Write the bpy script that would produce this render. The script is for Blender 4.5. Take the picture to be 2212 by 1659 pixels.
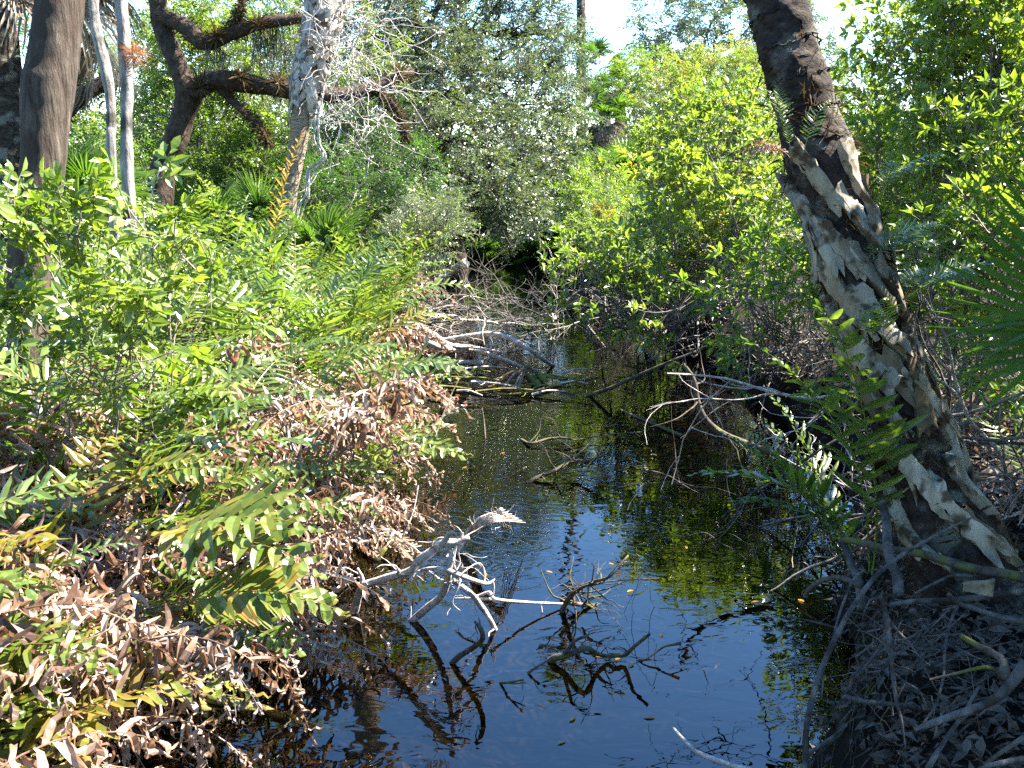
import bpy, math, random
import numpy as np
from mathutils import Vector
# ------------------------------------------------------------------ scene, camera, light
SC = bpy.context.scene
for o in list(bpy.data.objects): bpy.data.objects.remove(o)
PI = math.pi; R = math.radians
random.seed(7); RNG = np.random.default_rng(7)
CAMZ = 2.0; PITCH = R(12.0); FPX = 2171.0; CX = 1106.0; CY = 829.5
cam_d = bpy.data.cameras.new('camera'); cam = bpy.data.objects.new('camera', cam_d); SC.collection.objects.link(cam)
cam.location = (0, 0, CAMZ); cam.rotation_euler = (PI/2-PITCH, 0, 0)
cam_d.sensor_width = 36; cam_d.lens = 36*FPX/2212; cam_d.clip_end = 900; cam_d.clip_start = 0.05
SC.camera = cam
SC.view_settings.view_transform = 'Standard'; SC.view_settings.look = 'None'; SC.view_settings.gamma = 1
SC.view_settings.exposure = 3.0
SUN_AZ = R(70); SUN_EL = R(52)          # azimuth clockwise from the view direction (+Y)
W = bpy.data.worlds.new('World'); SC.world = W; W.use_nodes = True
wn = W.node_tree; bg = wn.nodes['Background']
sky = wn.nodes.new('ShaderNodeTexSky'); sky.sky_type = 'NISHITA'; sky.sun_disc = False
sky.sun_elevation = SUN_EL; sky.sun_rotation = SUN_AZ; sky.air_density = 1.0; sky.dust_density = 0.1; sky.ozone_density = 3.0
hs = wn.nodes.new('ShaderNodeHueSaturation'); hs.inputs['Saturation'].default_value = 1.18; wn.links.new(sky.outputs[0], hs.inputs['Color']); wn.links.new(hs.outputs[0], bg.inputs[0]); bg.inputs[1].default_value = 0.088
sl = bpy.data.lights.new('sun', 'SUN'); sun = bpy.data.objects.new('sun', sl); SC.collection.objects.link(sun)
sl.energy = 5.0; sl.angle = R(0.5); sl.color = (1, 0.94, 0.84)
sd = Vector((math.sin(SUN_AZ)*math.cos(SUN_EL), math.cos(SUN_AZ)*math.cos(SUN_EL), math.sin(SUN_EL)))
sun.rotation_euler = sd.to_track_quat('Z', 'Y').to_euler(); sun.location = sd*60
cy = SC.cycles
cy.max_bounces = 6; cy.diffuse_bounces = 2; cy.glossy_bounces = 3; cy.transmission_bounces = 3; cy.transparent_max_bounces = 6
cy.caustics_reflective = False; cy.caustics_refractive = False; cy.sample_clamp_indirect = 3; cy.sample_clamp_direct = 12
cy.use_denoising = False
cy.use_adaptive_sampling = False
SC.render.film_transparent = False

# ------------------------------------------------------------------ geometry helpers
def P(px, py, t):
    "world point seen at pixel (2212 wide) at depth t along the view axis"
    u = (px-CX)/FPX; v = (CY-py)/FPX; s, c = math.sin(PITCH), math.cos(PITCH)
    return np.array([u*t, (c+v*s)*t, CAMZ+(-s+v*c)*t])
def G(px, py, z=0.0):
    v = (CY-py)/FPX; s, c = math.sin(PITCH), math.cos(PITCH)
    return P(px, py, (z-CAMZ)/(-s+v*c))
def nz(x, y, z=0.0, f=1.0, seed=0):
    "cheap smooth noise, about -1..1"
    a = seed*12.9898
    x = np.asarray(x)*f; y = np.asarray(y)*f; z = np.asarray(z)*f
    r = np.sin(x*1.7+y*.9+z*1.3+a)+np.sin(-x*1.1+y*2.1+z*.7+a*1.7)+np.sin(x*.6-y*1.3+z*2.3+a*.6)
    r = r+.5*np.sin(x*3.9+y*2.7-z*3.1+a*2.3)+.5*np.sin(-x*2.9+y*4.3+z*3.7+a*3.1)
    return r/4.0
def unit(v): v = np.asarray(v, float); return v/(np.linalg.norm(v, axis=-1, keepdims=True)+1e-12)

class MB:
    def __init__(s): s.V = []; s.F = []; s.T = []; s.n = 0
    def add(s, V, F, tone=0.5):
        V = np.asarray(V, float); F = np.asarray(F, int)
        s.V.append(V); s.F.append(F+s.n); s.n += len(V)
        s.T.append(np.full(len(V), tone) if np.isscalar(tone) else np.asarray(tone, float)); return s
    def arrays(s): return np.concatenate(s.V), np.concatenate(s.F), np.concatenate(s.T)
def mesh_from(name, V, F, T=None, mat=None, smooth=True):
    me = bpy.data.meshes.new(name); nf = len(F)
    me.vertices.add(len(V)); me.vertices.foreach_set('co', np.ascontiguousarray(V, dtype=np.float32).ravel())
    me.loops.add(nf*4); me.loops.foreach_set('vertex_index', np.ascontiguousarray(F, dtype=np.int32).ravel())
    me.polygons.add(nf); me.polygons.foreach_set('loop_start', np.arange(nf, dtype=np.int32)*4)
    try: me.polygons.foreach_set('loop_total', np.full(nf, 4, dtype=np.int32))
    except Exception: pass
    me.polygons.foreach_set('use_smooth', np.full(nf, smooth))
    if T is not None:
        a = me.attributes.new('tone', 'FLOAT', 'POINT'); a.data.foreach_set('value', np.ascontiguousarray(T, dtype=np.float32))
    me.update(calc_edges=True)
    if mat: me.materials.append(mat)
    return me
def obj(name, mb, mat, parent=None, smooth=True, origin=None, kind=None):
    V, F, T = mb.arrays() if isinstance(mb, MB) else mb
    if origin is None: origin = np.zeros(3)
    if parent is not None: origin = np.array(parent.location)
    me = mesh_from(name, V-np.asarray(origin), F, T, mat, smooth)
    o = bpy.data.objects.new(name, me); SC.collection.objects.link(o)
    if parent is not None: o.parent = parent
    else: o.location = origin
    if kind: o['kind'] = kind
    return o
def tag(o, label, cat, group=None):
    o['label'] = label; o['category'] = cat
    if group: o['group'] = group
    return o
def thing(name, label, cat, loc, group=None):
    o = bpy.data.objects.new(name, None); SC.collection.objects.link(o); o.location = [float(q) for q in loc]
    o.empty_display_size = .1
    return tag(o, label, cat, group)
def link_mesh(name, me, parent, loc=(0, 0, 0), rot=(0, 0, 0), sc=1.0):
    o = bpy.data.objects.new(name, me); SC.collection.objects.link(o); o.parent = parent
    o.location = loc; o.rotation_euler = rot; o.scale = (sc, sc, sc) if np.isscalar(sc) else sc
    return o

def smooth_path(pts, n):
    "Catmull-Rom resample of a polyline; works for any number of columns"
    p = np.asarray(pts, float)
    if len(p) == 2: return p[0]+(p[1]-p[0])*np.linspace(0, 1, n)[:, None]
    q = np.vstack([2*p[0]-p[1], p, 2*p[-1]-p[-2]])
    t = np.linspace(0, len(p)-1-1e-6, n); i = t.astype(int); f = (t-i)[:, None]
    a, b, c, d = q[i], q[i+1], q[i+2], q[i+3]
    return .5*((2*b)+(c-a)*f+(2*a-5*b+4*c-d)*f**2+(3*b-a-3*c+d)*f**3)
def tube(pts, rad, k=6, cap=True):
    pts = np.asarray(pts, float); n = len(pts); rad = np.broadcast_to(np.asarray(rad, float), (n,)).copy()
    d = np.gradient(pts, axis=0); d = unit(d)
    up = np.array([0, 0, 1.0]) if abs(d[0][2]) < .9 else np.array([1.0, 0, 0])
    xs = np.zeros((n, 3)); x = unit(np.cross(up, d[0]))
    for i in range(n):
        x = x-d[i]*np.dot(x, d[i]); x = x/(np.linalg.norm(x)+1e-9); xs[i] = x
    ys = np.cross(d, xs)
    a = np.arange(k)*2*PI/k
    V = pts[:, None]+rad[:, None, None]*(np.cos(a)[None, :, None]*xs[:, None]+np.sin(a)[None, :, None]*ys[:, None])
    V = V.reshape(-1, 3)
    i = np.arange(n-1)[:, None]*k; j = np.arange(k)[None]; j2 = (j+1) % k
    F = np.stack([i+j, i+j2, i+k+j2, i+k+j], -1).reshape(-1, 4)
    if cap and k % 2 == 0:
        for base in (0, (n-1)*k):
            F = np.vstack([F, [[base+m, base+m+1, base+k-2-m, base+k-1-m] for m in range(k//2-1)]]) if k > 4 else np.vstack([F, [[base, base+1, base+2, base+3]]])
    return V, F
def frames(D, roll=0.5, rng=RNG, flat=None):
    "rotation matrices whose +Y is D and +Z leans up, with random roll"
    D = unit(D); up = np.tile([0, 0, 1.0], (len(D), 1))+rng.normal(0, .15, (len(D), 3))
    X = unit(np.cross(D, up)); Z = np.cross(X, D)
    a = rng.normal(0, roll, len(D)); c, s = np.cos(a)[:, None], np.sin(a)[:, None]
    X2 = X*c+Z*s; Z2 = -X*s+Z*c
    return np.stack([X2, D, Z2], -1)
def scatter(tmpl, Rm, pos, sc=1.0, tone=None, squash=None):
    V, F, T = tmpl; n = len(pos)
    sc = np.broadcast_to(np.asarray(sc, float), (n,))
    out = np.einsum('nij,vj->nvi', Rm, V)*sc[:, None, None]+np.asarray(pos)[:, None]
    FF = (F[None]+(np.arange(n)*len(V))[:, None, None]).reshape(-1, 4)
    TT = np.tile(T, (n, 1)) if tone is None else np.clip(T[None]+np.asarray(tone)[:, None], 0, 1)
    return out.reshape(-1, 3), FF, TT.ravel()
def leaf_t(L, w, k=1, fold=.12, bend=.1, wav=0, seed=0):
    "leaf template along +Y: k=1 one rhomb, k=2 two folded halves, k>=3 strip"
    if k == 1: return np.array([[0, 0, 0], [w/2, .45*L, fold*w], [0, L, -bend*L], [-w/2, .45*L, fold*w]]), np.array([[0, 1, 2, 3]])
    if k == 2: return np.array([[0, 0, 0], [w/2, .45*L, fold*w], [0, L, -bend*L], [-w/2, .45*L, fold*w], [0, .5*L, -.02*L]]), np.array([[0, 1, 2, 4], [0, 4, 2, 3]])
    s = np.linspace(0, 1, k+1); pw = np.sin(PI*np.clip(s, .02, .985)**.85)**.75*w/2
    rg = np.random.default_rng(seed); V = []
    for si, p in zip(s, pw):
        z = -bend*L*si**2; e = wav*w*rg.normal(0, 1, 2)
        V += [[p, si*L, z+fold*p*2+e[0]], [0, si*L, z], [-p, si*L, z+fold*p*2+e[1]]]
    F = []
    for i in range(k):
        b = 3*i; F += [[b, b+3, b+4, b+1], [b+1, b+4, b+5, b+2]]
    return np.array(V), np.array(F)

# ------------------------------------------------------------------ materials
def nodes(m): m.use_nodes = True; nt = m.node_tree; return nt, nt.nodes, nt.links
def ramp(nt, stops, interp='LINEAR'):
    r = nt.nodes.new('ShaderNodeValToRGB'); e = r.color_ramp.elements; r.color_ramp.interpolation = interp
    while len(e) < len(stops): e.new(1.0)
    for el, (p, c) in zip(e, stops): el.position = p; el.color = (*c, 1)
    return r
def leaf_mat(name, stops, transl=.38, rough=.38, spec=.5, tgain=(1.25, 1.35, .5), noise=0.0, objr=.0, dark=.6):
    m = bpy.data.materials.new(name); nt, N, L = nodes(m); pb = N['Principled BSDF']
    at = N.new('ShaderNodeAttribute'); at.attribute_name = 'tone'; fac = at.outputs['Fac']
    if objr:
        oi = N.new('ShaderNodeObjectInfo'); ma = N.new('ShaderNodeMath'); ma.operation = 'MULTIPLY_ADD'
        L.new(oi.outputs['Random'], ma.inputs[0]); ma.inputs[1].default_value = objr; L.new(fac, ma.inputs[2])
        mb_ = N.new('ShaderNodeMath'); mb_.operation = 'SUBTRACT'; L.new(ma.outputs[0], mb_.inputs[0]); mb_.inputs[1].default_value = objr/2; fac = mb_.outputs[0]
    if noise:
        tc = N.new('ShaderNodeTexCoord'); n = N.new('ShaderNodeTexNoise'); n.inputs['Scale'].default_value = 22; n.inputs['Detail'].default_value = 4
        L.new(tc.outputs['Object'], n.inputs['Vector']); mm = N.new('ShaderNodeMath'); mm.operation = 'MULTIPLY_ADD'
        L.new(n.outputs['Fac'], mm.inputs[0]); mm.inputs[1].default_value = noise; L.new(fac, mm.inputs[2])
        ms = N.new('ShaderNodeMath'); ms.operation = 'SUBTRACT'; L.new(mm.outputs[0], ms.inputs[0]); ms.inputs[1].default_value = noise/2; fac = ms.outputs[0]
    r = ramp(nt, [(p_, tuple(q_*dark for q_ in c_)) for p_, c_ in stops]); L.new(fac, r.inputs[0])
    L.new(r.outputs[0], pb.inputs['Base Color']); pb.inputs['Roughness'].default_value = rough
    pb.inputs['Specular IOR Level'].default_value = spec
    tr = N.new('ShaderNodeBsdfTranslucent'); mul = N.new('ShaderNodeMix'); mul.data_type = 'RGBA'; mul.blend_type = 'MULTIPLY'; mul.inputs[0].default_value = 1
    L.new(r.outputs[0], mul.inputs[6]); mul.inputs[7].default_value = (*[g*1.7 for g in tgain], 1)
    L.new(mul.outputs[2], tr.inputs['Color'])
    mx = N.new('ShaderNodeMixShader'); mx.inputs[0].default_value = transl
    L.new(pb.outputs[0], mx.inputs[1]); L.new(tr.outputs[0], mx.inputs[2]); L.new(mx.outputs[0], N['Material Output'].inputs[0])
    return m
def bark_mat(name, c1, c2, c3=None, scale=8, stretch=6, bump=.6, rough=.9, dist=.02, lichen=None, rings=0, dk=.65, ov=0):
    m = bpy.data.materials.new(name); nt, N, L = nodes(m); pb = N['Principled BSDF']; pb.inputs['Roughness'].default_value = rough
    pb.inputs['Specular IOR Level'].default_value = .15
    tc = N.new('ShaderNodeTexCoord'); mp = N.new('ShaderNodeMapping'); L.new(tc.outputs['Object'], mp.inputs[0]); mp.inputs['Scale'].default_value = (1, 1, 1/stretch)
    n1 = N.new('ShaderNodeTexNoise'); n1.inputs['Scale'].default_value = scale; n1.inputs['Detail'].default_value = 9; n1.inputs['Roughness'].default_value = .68
    L.new(mp.outputs[0], n1.inputs[0])
    st = [(.34, c1), (.62, c2)] + ([(.75, c3)] if c3 else []); st = [(p_, tuple(q_*dk for q_ in c_)) for p_, c_ in st]; lichen = (tuple(q_*dk for q_ in lichen[0]), lichen[1]) if lichen else None
    r = ramp(nt, st); L.new(n1.outputs['Fac'], r.inputs[0]); col = r.outputs[0]
    if lichen:
        n2 = N.new('ShaderNodeTexNoise'); n2.inputs['Scale'].default_value = lichen[1]; n2.inputs['Detail'].default_value = 6; L.new(tc.outputs['Object'], n2.inputs[0])
        r2 = ramp(nt, [(.52, (0, 0, 0)), (.62, (1, 1, 1))]); L.new(n2.outputs['Fac'], r2.inputs[0])
        mx = N.new('ShaderNodeMix'); mx.data_type = 'RGBA'; L.new(r2.outputs[0], mx.inputs[0]); L.new(col, mx.inputs[6]); mx.inputs[7].default_value = (*lichen[0], 1); col = mx.outputs[2]
    if ov:
        oi = N.new('ShaderNodeObjectInfo'); m2 = N.new('ShaderNodeMix'); m2.data_type = 'RGBA'; m2.blend_type = 'MULTIPLY'; m2.inputs[0].default_value = 1
        ro = ramp(nt, [(0, (1-ov, 1-ov*1.15, 1-ov*1.35)), (.5, (1, .97, .9)), (1, (1.1, 1.1, 1.1))]); L.new(oi.outputs['Random'], ro.inputs[0]); L.new(col, m2.inputs[6]); L.new(ro.outputs[0], m2.inputs[7]); col = m2.outputs[2]
    L.new(col, pb.inputs['Base Color'])
    b = N.new('ShaderNodeBump'); b.inputs['Strength'].default_value = bump; b.inputs['Distance'].default_value = dist
    L.new(n1.outputs['Fac'], b.inputs['Height']); L.new(b.outputs[0], pb.inputs['Normal'])
    return m
M = {}
G1 = [(0, (.04, .08, .015)), (.35, (.1, .17, .025)), (.7, (.2, .28, .045)), (.93, (.25, .34, .04)), (.97, (.5, .3, .03)), (1, (.55, .2, .02))]
M['oak'] = leaf_mat('oak_leaf', [(0, (.06, .085, .045)), (.5, (.13, .17, .085)), (.9, (.25, .29, .17)), (1, (.32, .33, .2))], .28, .3, 1.0, (1.2, 1.3, .5))
M['shrub'] = leaf_mat('shrub_leaf', G1, .5, .3, .7)
M['bright'] = leaf_mat('bright_leaf', [(0, (.07, .12, .02)), (.4, (.17, .25, .035)), (.9, (.33, .4, .07)), (.97, (.5, .42, .06)), (1, (.6, .25, .03))], .36, .32, .7)
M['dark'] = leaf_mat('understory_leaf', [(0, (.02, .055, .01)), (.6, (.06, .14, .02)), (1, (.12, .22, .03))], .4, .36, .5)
M['fern'] = leaf_mat('fern_green', [(0, (.045, .085, .018)), (.5, (.13, .2, .035)), (.85, (.25, .32, .06)), (1, (.38, .36, .08))], .36, .3, .7, noise=.12, objr=.5)
M['fernyel'] = leaf_mat('fern_yellowing', [(0, (.07, .12, .015)), (.4, (.14, .2, .025)), (.7, (.26, .22, .035)), (1, (.34, .17, .06))], .4, .4, .5, noise=.6, objr=.4)
M['ferndead'] = leaf_mat('fern_dead', [(0, (.09, .045, .022)), (.3, (.27, .155, .09)), (.65, (.5, .35, .25)), (1, (.78, .66, .56))], .22, .42, .6, (1.15, .9, .7), noise=.7, objr=.7)
M['ferngold'] = leaf_mat('fern_golden', [(0, (.2, .12, .02)), (.5, (.42, .24, .04)), (1, (.6, .36, .08))], .4, .4, .5, noise=.3)
M['fernold'] = leaf_mat('fern_old', [(0, (.14, .1, .085)), (.5, (.36, .29, .25)), (1, (.65, .57, .52))], .15, .6, .4, (1, .9, .8), noise=.5, objr=.3)
M['palm'] = leaf_mat('palm_leaf', [(0, (.045, .1, .02)), (.6, (.1, .18, .035)), (.9, (.14, .24, .04)), (1, (.3, .3, .06))], .35, .38, .3, objr=.2)
M['palmdead'] = leaf_mat('palm_dead', [(0, (.2, .14, .09)), (1, (.45, .36, .26))], .2, .6, .3, (1, .9, .7))
M['moss'] = leaf_mat('spanish_moss', [(0, (.16, .17, .13)), (1, (.36, .37, .3))], .3, .8, .1, (1, 1, .9))
M['airred'] = leaf_mat('air_plant', [(0, (.25, .15, .06)), (1, (.5, .2, .1))], .3, .6, .2, (1.1, .9, .7))
M['twig'] = bark_mat('twig', (.1, .085, .07), (.34, .3, .26), scale=14, stretch=3, bump=.3)
M['deadwood'] = bark_mat('dead_wood', (.16, .13, .11), (.44, .38, .34), (.62, .56, .5), scale=16, stretch=2, bump=.7, lichen=((.5, .47, .42), 30), dk=1.05)
M['root'] = bark_mat('bank_root', (.05, .045, .04), (.2, .18, .16), (.34, .31, .28), scale=24, stretch=2, bump=.8, lichen=((.05, .04, .03), 9), dk=.6)  # dead wood darkened for the bank, whose shade is put into its colour
M['darkwood'] = bark_mat('wet_wood', (.04, .032, .025), (.17, .14, .11), scale=20, stretch=2, bump=.7, lichen=((.14, .15, .04), 12))  # wood darkened for sticks and roots in shade, shade put into its colour
M['mossylog'] = bark_mat('mossy_log', (.07, .06, .03), (.26, .24, .08), scale=18, stretch=2, bump=.7, lichen=((.22, .24, .05), 8))
M['oakbark'] = bark_mat('oak_bark', (.035, .024, .018), (.12, .085, .06), (.2, .15, .11), scale=14, stretch=1.5, bump=1, dist=.05)
M['bigbark'] = bark_mat('grooved_bark', (.035, .024, .017), (.18, .14, .105), (.34, .3, .25), scale=26, stretch=9, bump=1, dist=.04, lichen=((.10, .07, .05), 2.2))
M['palebark'] = bark_mat('pale_bark', (.16, .14, .12), (.5, .46, .42), (.66, .62, .58), scale=20, stretch=6, bump=1, dist=.03, lichen=((.09, .08, .07), 3))
M['palmbark'] = bark_mat('palm_bark', (.02, .015, .011), (.12, .09, .07), (.4, .35, .29), scale=17, stretch=.6, bump=1, dist=.08, lichen=((.3, .28, .22), 6))
M['palmbark2'] = bark_mat('palm_bark_brown', (.1, .07, .045), (.32, .24, .16), (.45, .36, .25), scale=16, stretch=.25, bump=1, dist=.03, dk=1.1)
M['boot'] = bark_mat('palm_boot', (.16, .13, .09), (.36, .32, .24), (.5, .47, .39), scale=11, stretch=5, bump=.5, lichen=((.07, .055, .035), 13), rough=.8, ov=.6, dk=.9)
M['boot2'] = bark_mat('pale_boot', (.25, .22, .19), (.5, .46, .42), (.7, .66, .6), scale=14, stretch=4, bump=.5, lichen=((.15, .12, .1), 12), ov=.3, dk=1)
M['fibre'] = bark_mat('fibre', (.02, .013, .008), (.1, .06, .035), (.2, .12, .07), scale=40, stretch=1, bump=1)

def ground_mat():
    m = bpy.data.materials.new('soil'); nt, N, L = nodes(m); pb = N['Principled BSDF']; pb.inputs['Roughness'].default_value = .95; pb.inputs['Specular IOR Level'].default_value = .1
    tc = N.new('ShaderNodeTexCoord'); n = N.new('ShaderNodeTexNoise'); n.inputs['Scale'].default_value = 5; n.inputs['Detail'].default_value = 10; n.inputs['Roughness'].default_value = .7
    L.new(tc.outputs['Object'], n.inputs[0]); r = ramp(nt, [(.3, (.004, .003, .002)), (.55, (.013, .01, .007)), (.75, (.035, .027, .018))])
    L.new(n.outputs['Fac'], r.inputs[0])
    sx = N.new('ShaderNodeSeparateXYZ'); L.new(tc.outputs['Object'], sx.inputs[0])
    mr = N.new('ShaderNodeMapRange'); mr.inputs[1].default_value = -.02; mr.inputs[2].default_value = -.08; L.new(sx.outputs['Z'], mr.inputs[0])
    n3 = N.new('ShaderNodeTexNoise'); n3.inputs['Scale'].default_value = 3.5; n3.inputs['Detail'].default_value = 8; n3.inputs['Distortion'].default_value = 1.5; L.new(tc.outputs['Object'], n3.inputs[0])
    r3 = ramp(nt, [(.35, (.012, .011, .005)), (.55, (.045, .038, .014)), (.72, (.12, .1, .04))]); L.new(n3.outputs['Fac'], r3.inputs[0])
    mx = N.new('ShaderNodeMix'); mx.data_type = 'RGBA'; L.new(mr.outputs[0], mx.inputs[0]); L.new(r.outputs[0], mx.inputs[6]); L.new(r3.outputs[0], mx.inputs[7])
    L.new(mx.outputs[2], pb.inputs['Base Color'])
    b = N.new('ShaderNodeBump'); b.inputs['Strength'].default_value = .8; b.inputs['Distance'].default_value = .05; L.new(n.outputs['Fac'], b.inputs['Height']); L.new(b.outputs[0], pb.inputs['Normal'])
    return m
def water_mat():
    m = bpy.data.materials.new('water'); nt, N, L = nodes(m); N.remove(N['Principled BSDF'])
    tc = N.new('ShaderNodeTexCoord')
    def node(t, **k):
        n = N.new(t)
        for a, b in k.items(): setattr(n, a, b)
        return n
    def math_(op, a, b):
        n = node('ShaderNodeMath', operation=op)
        for i, q in enumerate((a, b)):
            if hasattr(q, 'node'): L.new(q, n.inputs[i])
            else: n.inputs[i].default_value = q
        return n.outputs[0]
    # gentle overall swell
    mp = N.new('ShaderNodeMapping'); mp.inputs['Scale'].default_value = (1.0, 1.9, 1); L.new(tc.outputs['Object'], mp.inputs[0])
    n1 = N.new('ShaderNodeTexNoise'); n1.inputs['Scale'].default_value = 4.5; n1.inputs['Detail'].default_value = 2; n1.inputs['Distortion'].default_value = .8; L.new(mp.outputs[0], n1.inputs[0])
    # ring ripples spreading from the drift wood
    rings = None
    for (cx, cyy, rad, lam, amp) in ((-.55, 4.9, 2.3, .085, .5), (.05, 8.3, 3.2, .12, 1.0), (-1.2, 3.2, 1.1, .09, 1.0)):
        vd = N.new('ShaderNodeVectorMath'); vd.operation = 'DISTANCE'; L.new(tc.outputs['Object'], vd.inputs[0]); vd.inputs[1].default_value = (cx, cyy, 0)
        nw = math_('MULTIPLY_ADD', n1.outputs['Fac'], .22)
        dd = math_('ADD', vd.outputs['Value'], math_('MULTIPLY', n1.outputs['Fac'], .3))
        w = math_('SINE', math_('MULTIPLY', dd, 2*PI/lam), 0)
        mr = N.new('ShaderNodeMapRange'); L.new(vd.outputs['Value'], mr.inputs[0]); mr.inputs[1].default_value = rad; mr.inputs[2].default_value = rad*.35; mr.inputs[3].default_value = 0; mr.inputs[4].default_value = amp
        x = math_('MULTIPLY', w, mr.outputs[0]); rings = x if rings is None else math_('ADD', rings, x)
    n2 = N.new('ShaderNodeTexNoise'); n2.inputs['Scale'].default_value = 1.3; n2.inputs['Detail'].default_value = 1; L.new(tc.outputs['Object'], n2.inputs[0])
    mk = ramp(nt, [(.4, (0, 0, 0)), (.6, (1, 1, 1))]); L.new(n2.outputs['Fac'], mk.inputs[0])
    rings = math_('MULTIPLY', rings, mk.outputs[0])
    b1 = N.new('ShaderNodeBump'); b1.inputs['Strength'].default_value = 1; b1.inputs['Distance'].default_value = .0016; L.new(n1.outputs['Fac'], b1.inputs['Height'])
    b2 = N.new('ShaderNodeBump'); b2.inputs['Strength'].default_value = 1; b2.inputs['Distance'].default_value = .0004; L.new(rings, b2.inputs['Height']); L.new(b1.outputs[0], b2.inputs['Normal'])
    fr = N.new('ShaderNodeFresnel'); fr.inputs[0].default_value = 1.62; L.new(b2.outputs[0], fr.inputs['Normal'])
    gl = N.new('ShaderNodeBsdfGlossy'); gl.inputs['Roughness'].default_value = .0; L.new(b2.outputs[0], gl.inputs['Normal'])
    tr = N.new('ShaderNodeBsdfTransparent'); tr.inputs[0].default_value = (.3, .25, .13, 1)
    mx = N.new('ShaderNodeMixShader'); L.new(fr.outputs[0], mx.inputs[0]); L.new(tr.outputs[0], mx.inputs[1]); L.new(gl.outputs[0], mx.inputs[2])
    L.new(mx.outputs[0], N['Material Output'].inputs[0]); return m

# ------------------------------------------------------------------ terrain and water
LY = np.array([-12, 0, 2, 3.1, 3.6, 4.4, 5.8, 6.75, 8.6, 10.6, 13.2, 19, 24, 30, 200])
LX = np.array([-2.4, -1.7, -1.5, -1.45, -1.15, -1.05, -.92, -.85, -1.0, -1.07, -1.27, -1.5, -.6, .4, .4])
RY = np.array([-12, 0, 2, 3.1, 3.5, 4.2, 4.8, 6.5, 8.5, 11, 13.5, 19, 24, 30, 200])
RX = np.array([1.6, 1.0, .95, 1.02, 1.3, 1.55, 1.7, 2.3, 2.2, 2.1, 1.8, 1.4, .6, .4, .4])
def hgt(x, y):
    x = np.asarray(x, float); y = np.asarray(y, float)
    xl = np.interp(y, LY, LX)+.07*nz(y, 0, 0, 3.1, 3); xr = np.interp(y, RY, RX)+.06*nz(y, 0, 0, 3.7, 5)
    dl = xl-x; dr = x-xr
    zl = .32*(1-np.exp(-np.maximum(dl, 0)/.35))+.07*np.maximum(dl, 0)
    zr = .46*(1-np.exp(-np.maximum(dr, 0)/.16))+.06*np.maximum(dr, 0)
    ins = np.minimum(-dl, -dr); zi = -.55*(1-np.exp(-np.maximum(ins, 0)/.45))
    z = np.where(dl > 0, zl, np.where(dr > 0, zr, zi))
    z = np.minimum(z, 1.0+.004*np.abs(x))
    return z+.035*nz(x, y, 0, 4.0, 1)+.025*nz(x, y, 0, 11, 2)+.012*nz(x, y, 0, 23, 6)
def gz(x, y): return float(hgt(x, y))
gx = np.concatenate([-np.geomspace(300, 7.2, 22), np.arange(-7, 7.01, .09), np.geomspace(7.2, 300, 22)])
gy = np.concatenate([-np.geomspace(120, 3, 14), np.arange(-2.7, 27, .11), np.geomspace(27.5, 420, 24)])
XX, YY = np.meshgrid(gx, gy); ZZ = hgt(XX, YY); nxx = len(gx)
ii = (np.arange(len(gy)-1)[:, None]*nxx+np.arange(nxx-1)[None]).ravel()
mb = MB(); mb.add(np.stack([XX, YY, ZZ], -1).reshape(-1, 3), np.stack([ii, ii+1, ii+nxx+1, ii+nxx], -1))
obj('ground', mb, ground_mat(), kind='structure')
mb = MB(); wx = np.linspace(-7, 7, 8); wy = np.linspace(-11, 31, 22); X2, Y2 = np.meshgrid(wx, wy); jj = (np.arange(21)[:, None]*8+np.arange(7)[None]).ravel()
mb.add(np.stack([X2, Y2, X2*0], -1).reshape(-1, 3), np.stack([jj, jj+1, jj+9, jj+8], -1))
obj('water', mb, water_mat(), kind='structure')

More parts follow.
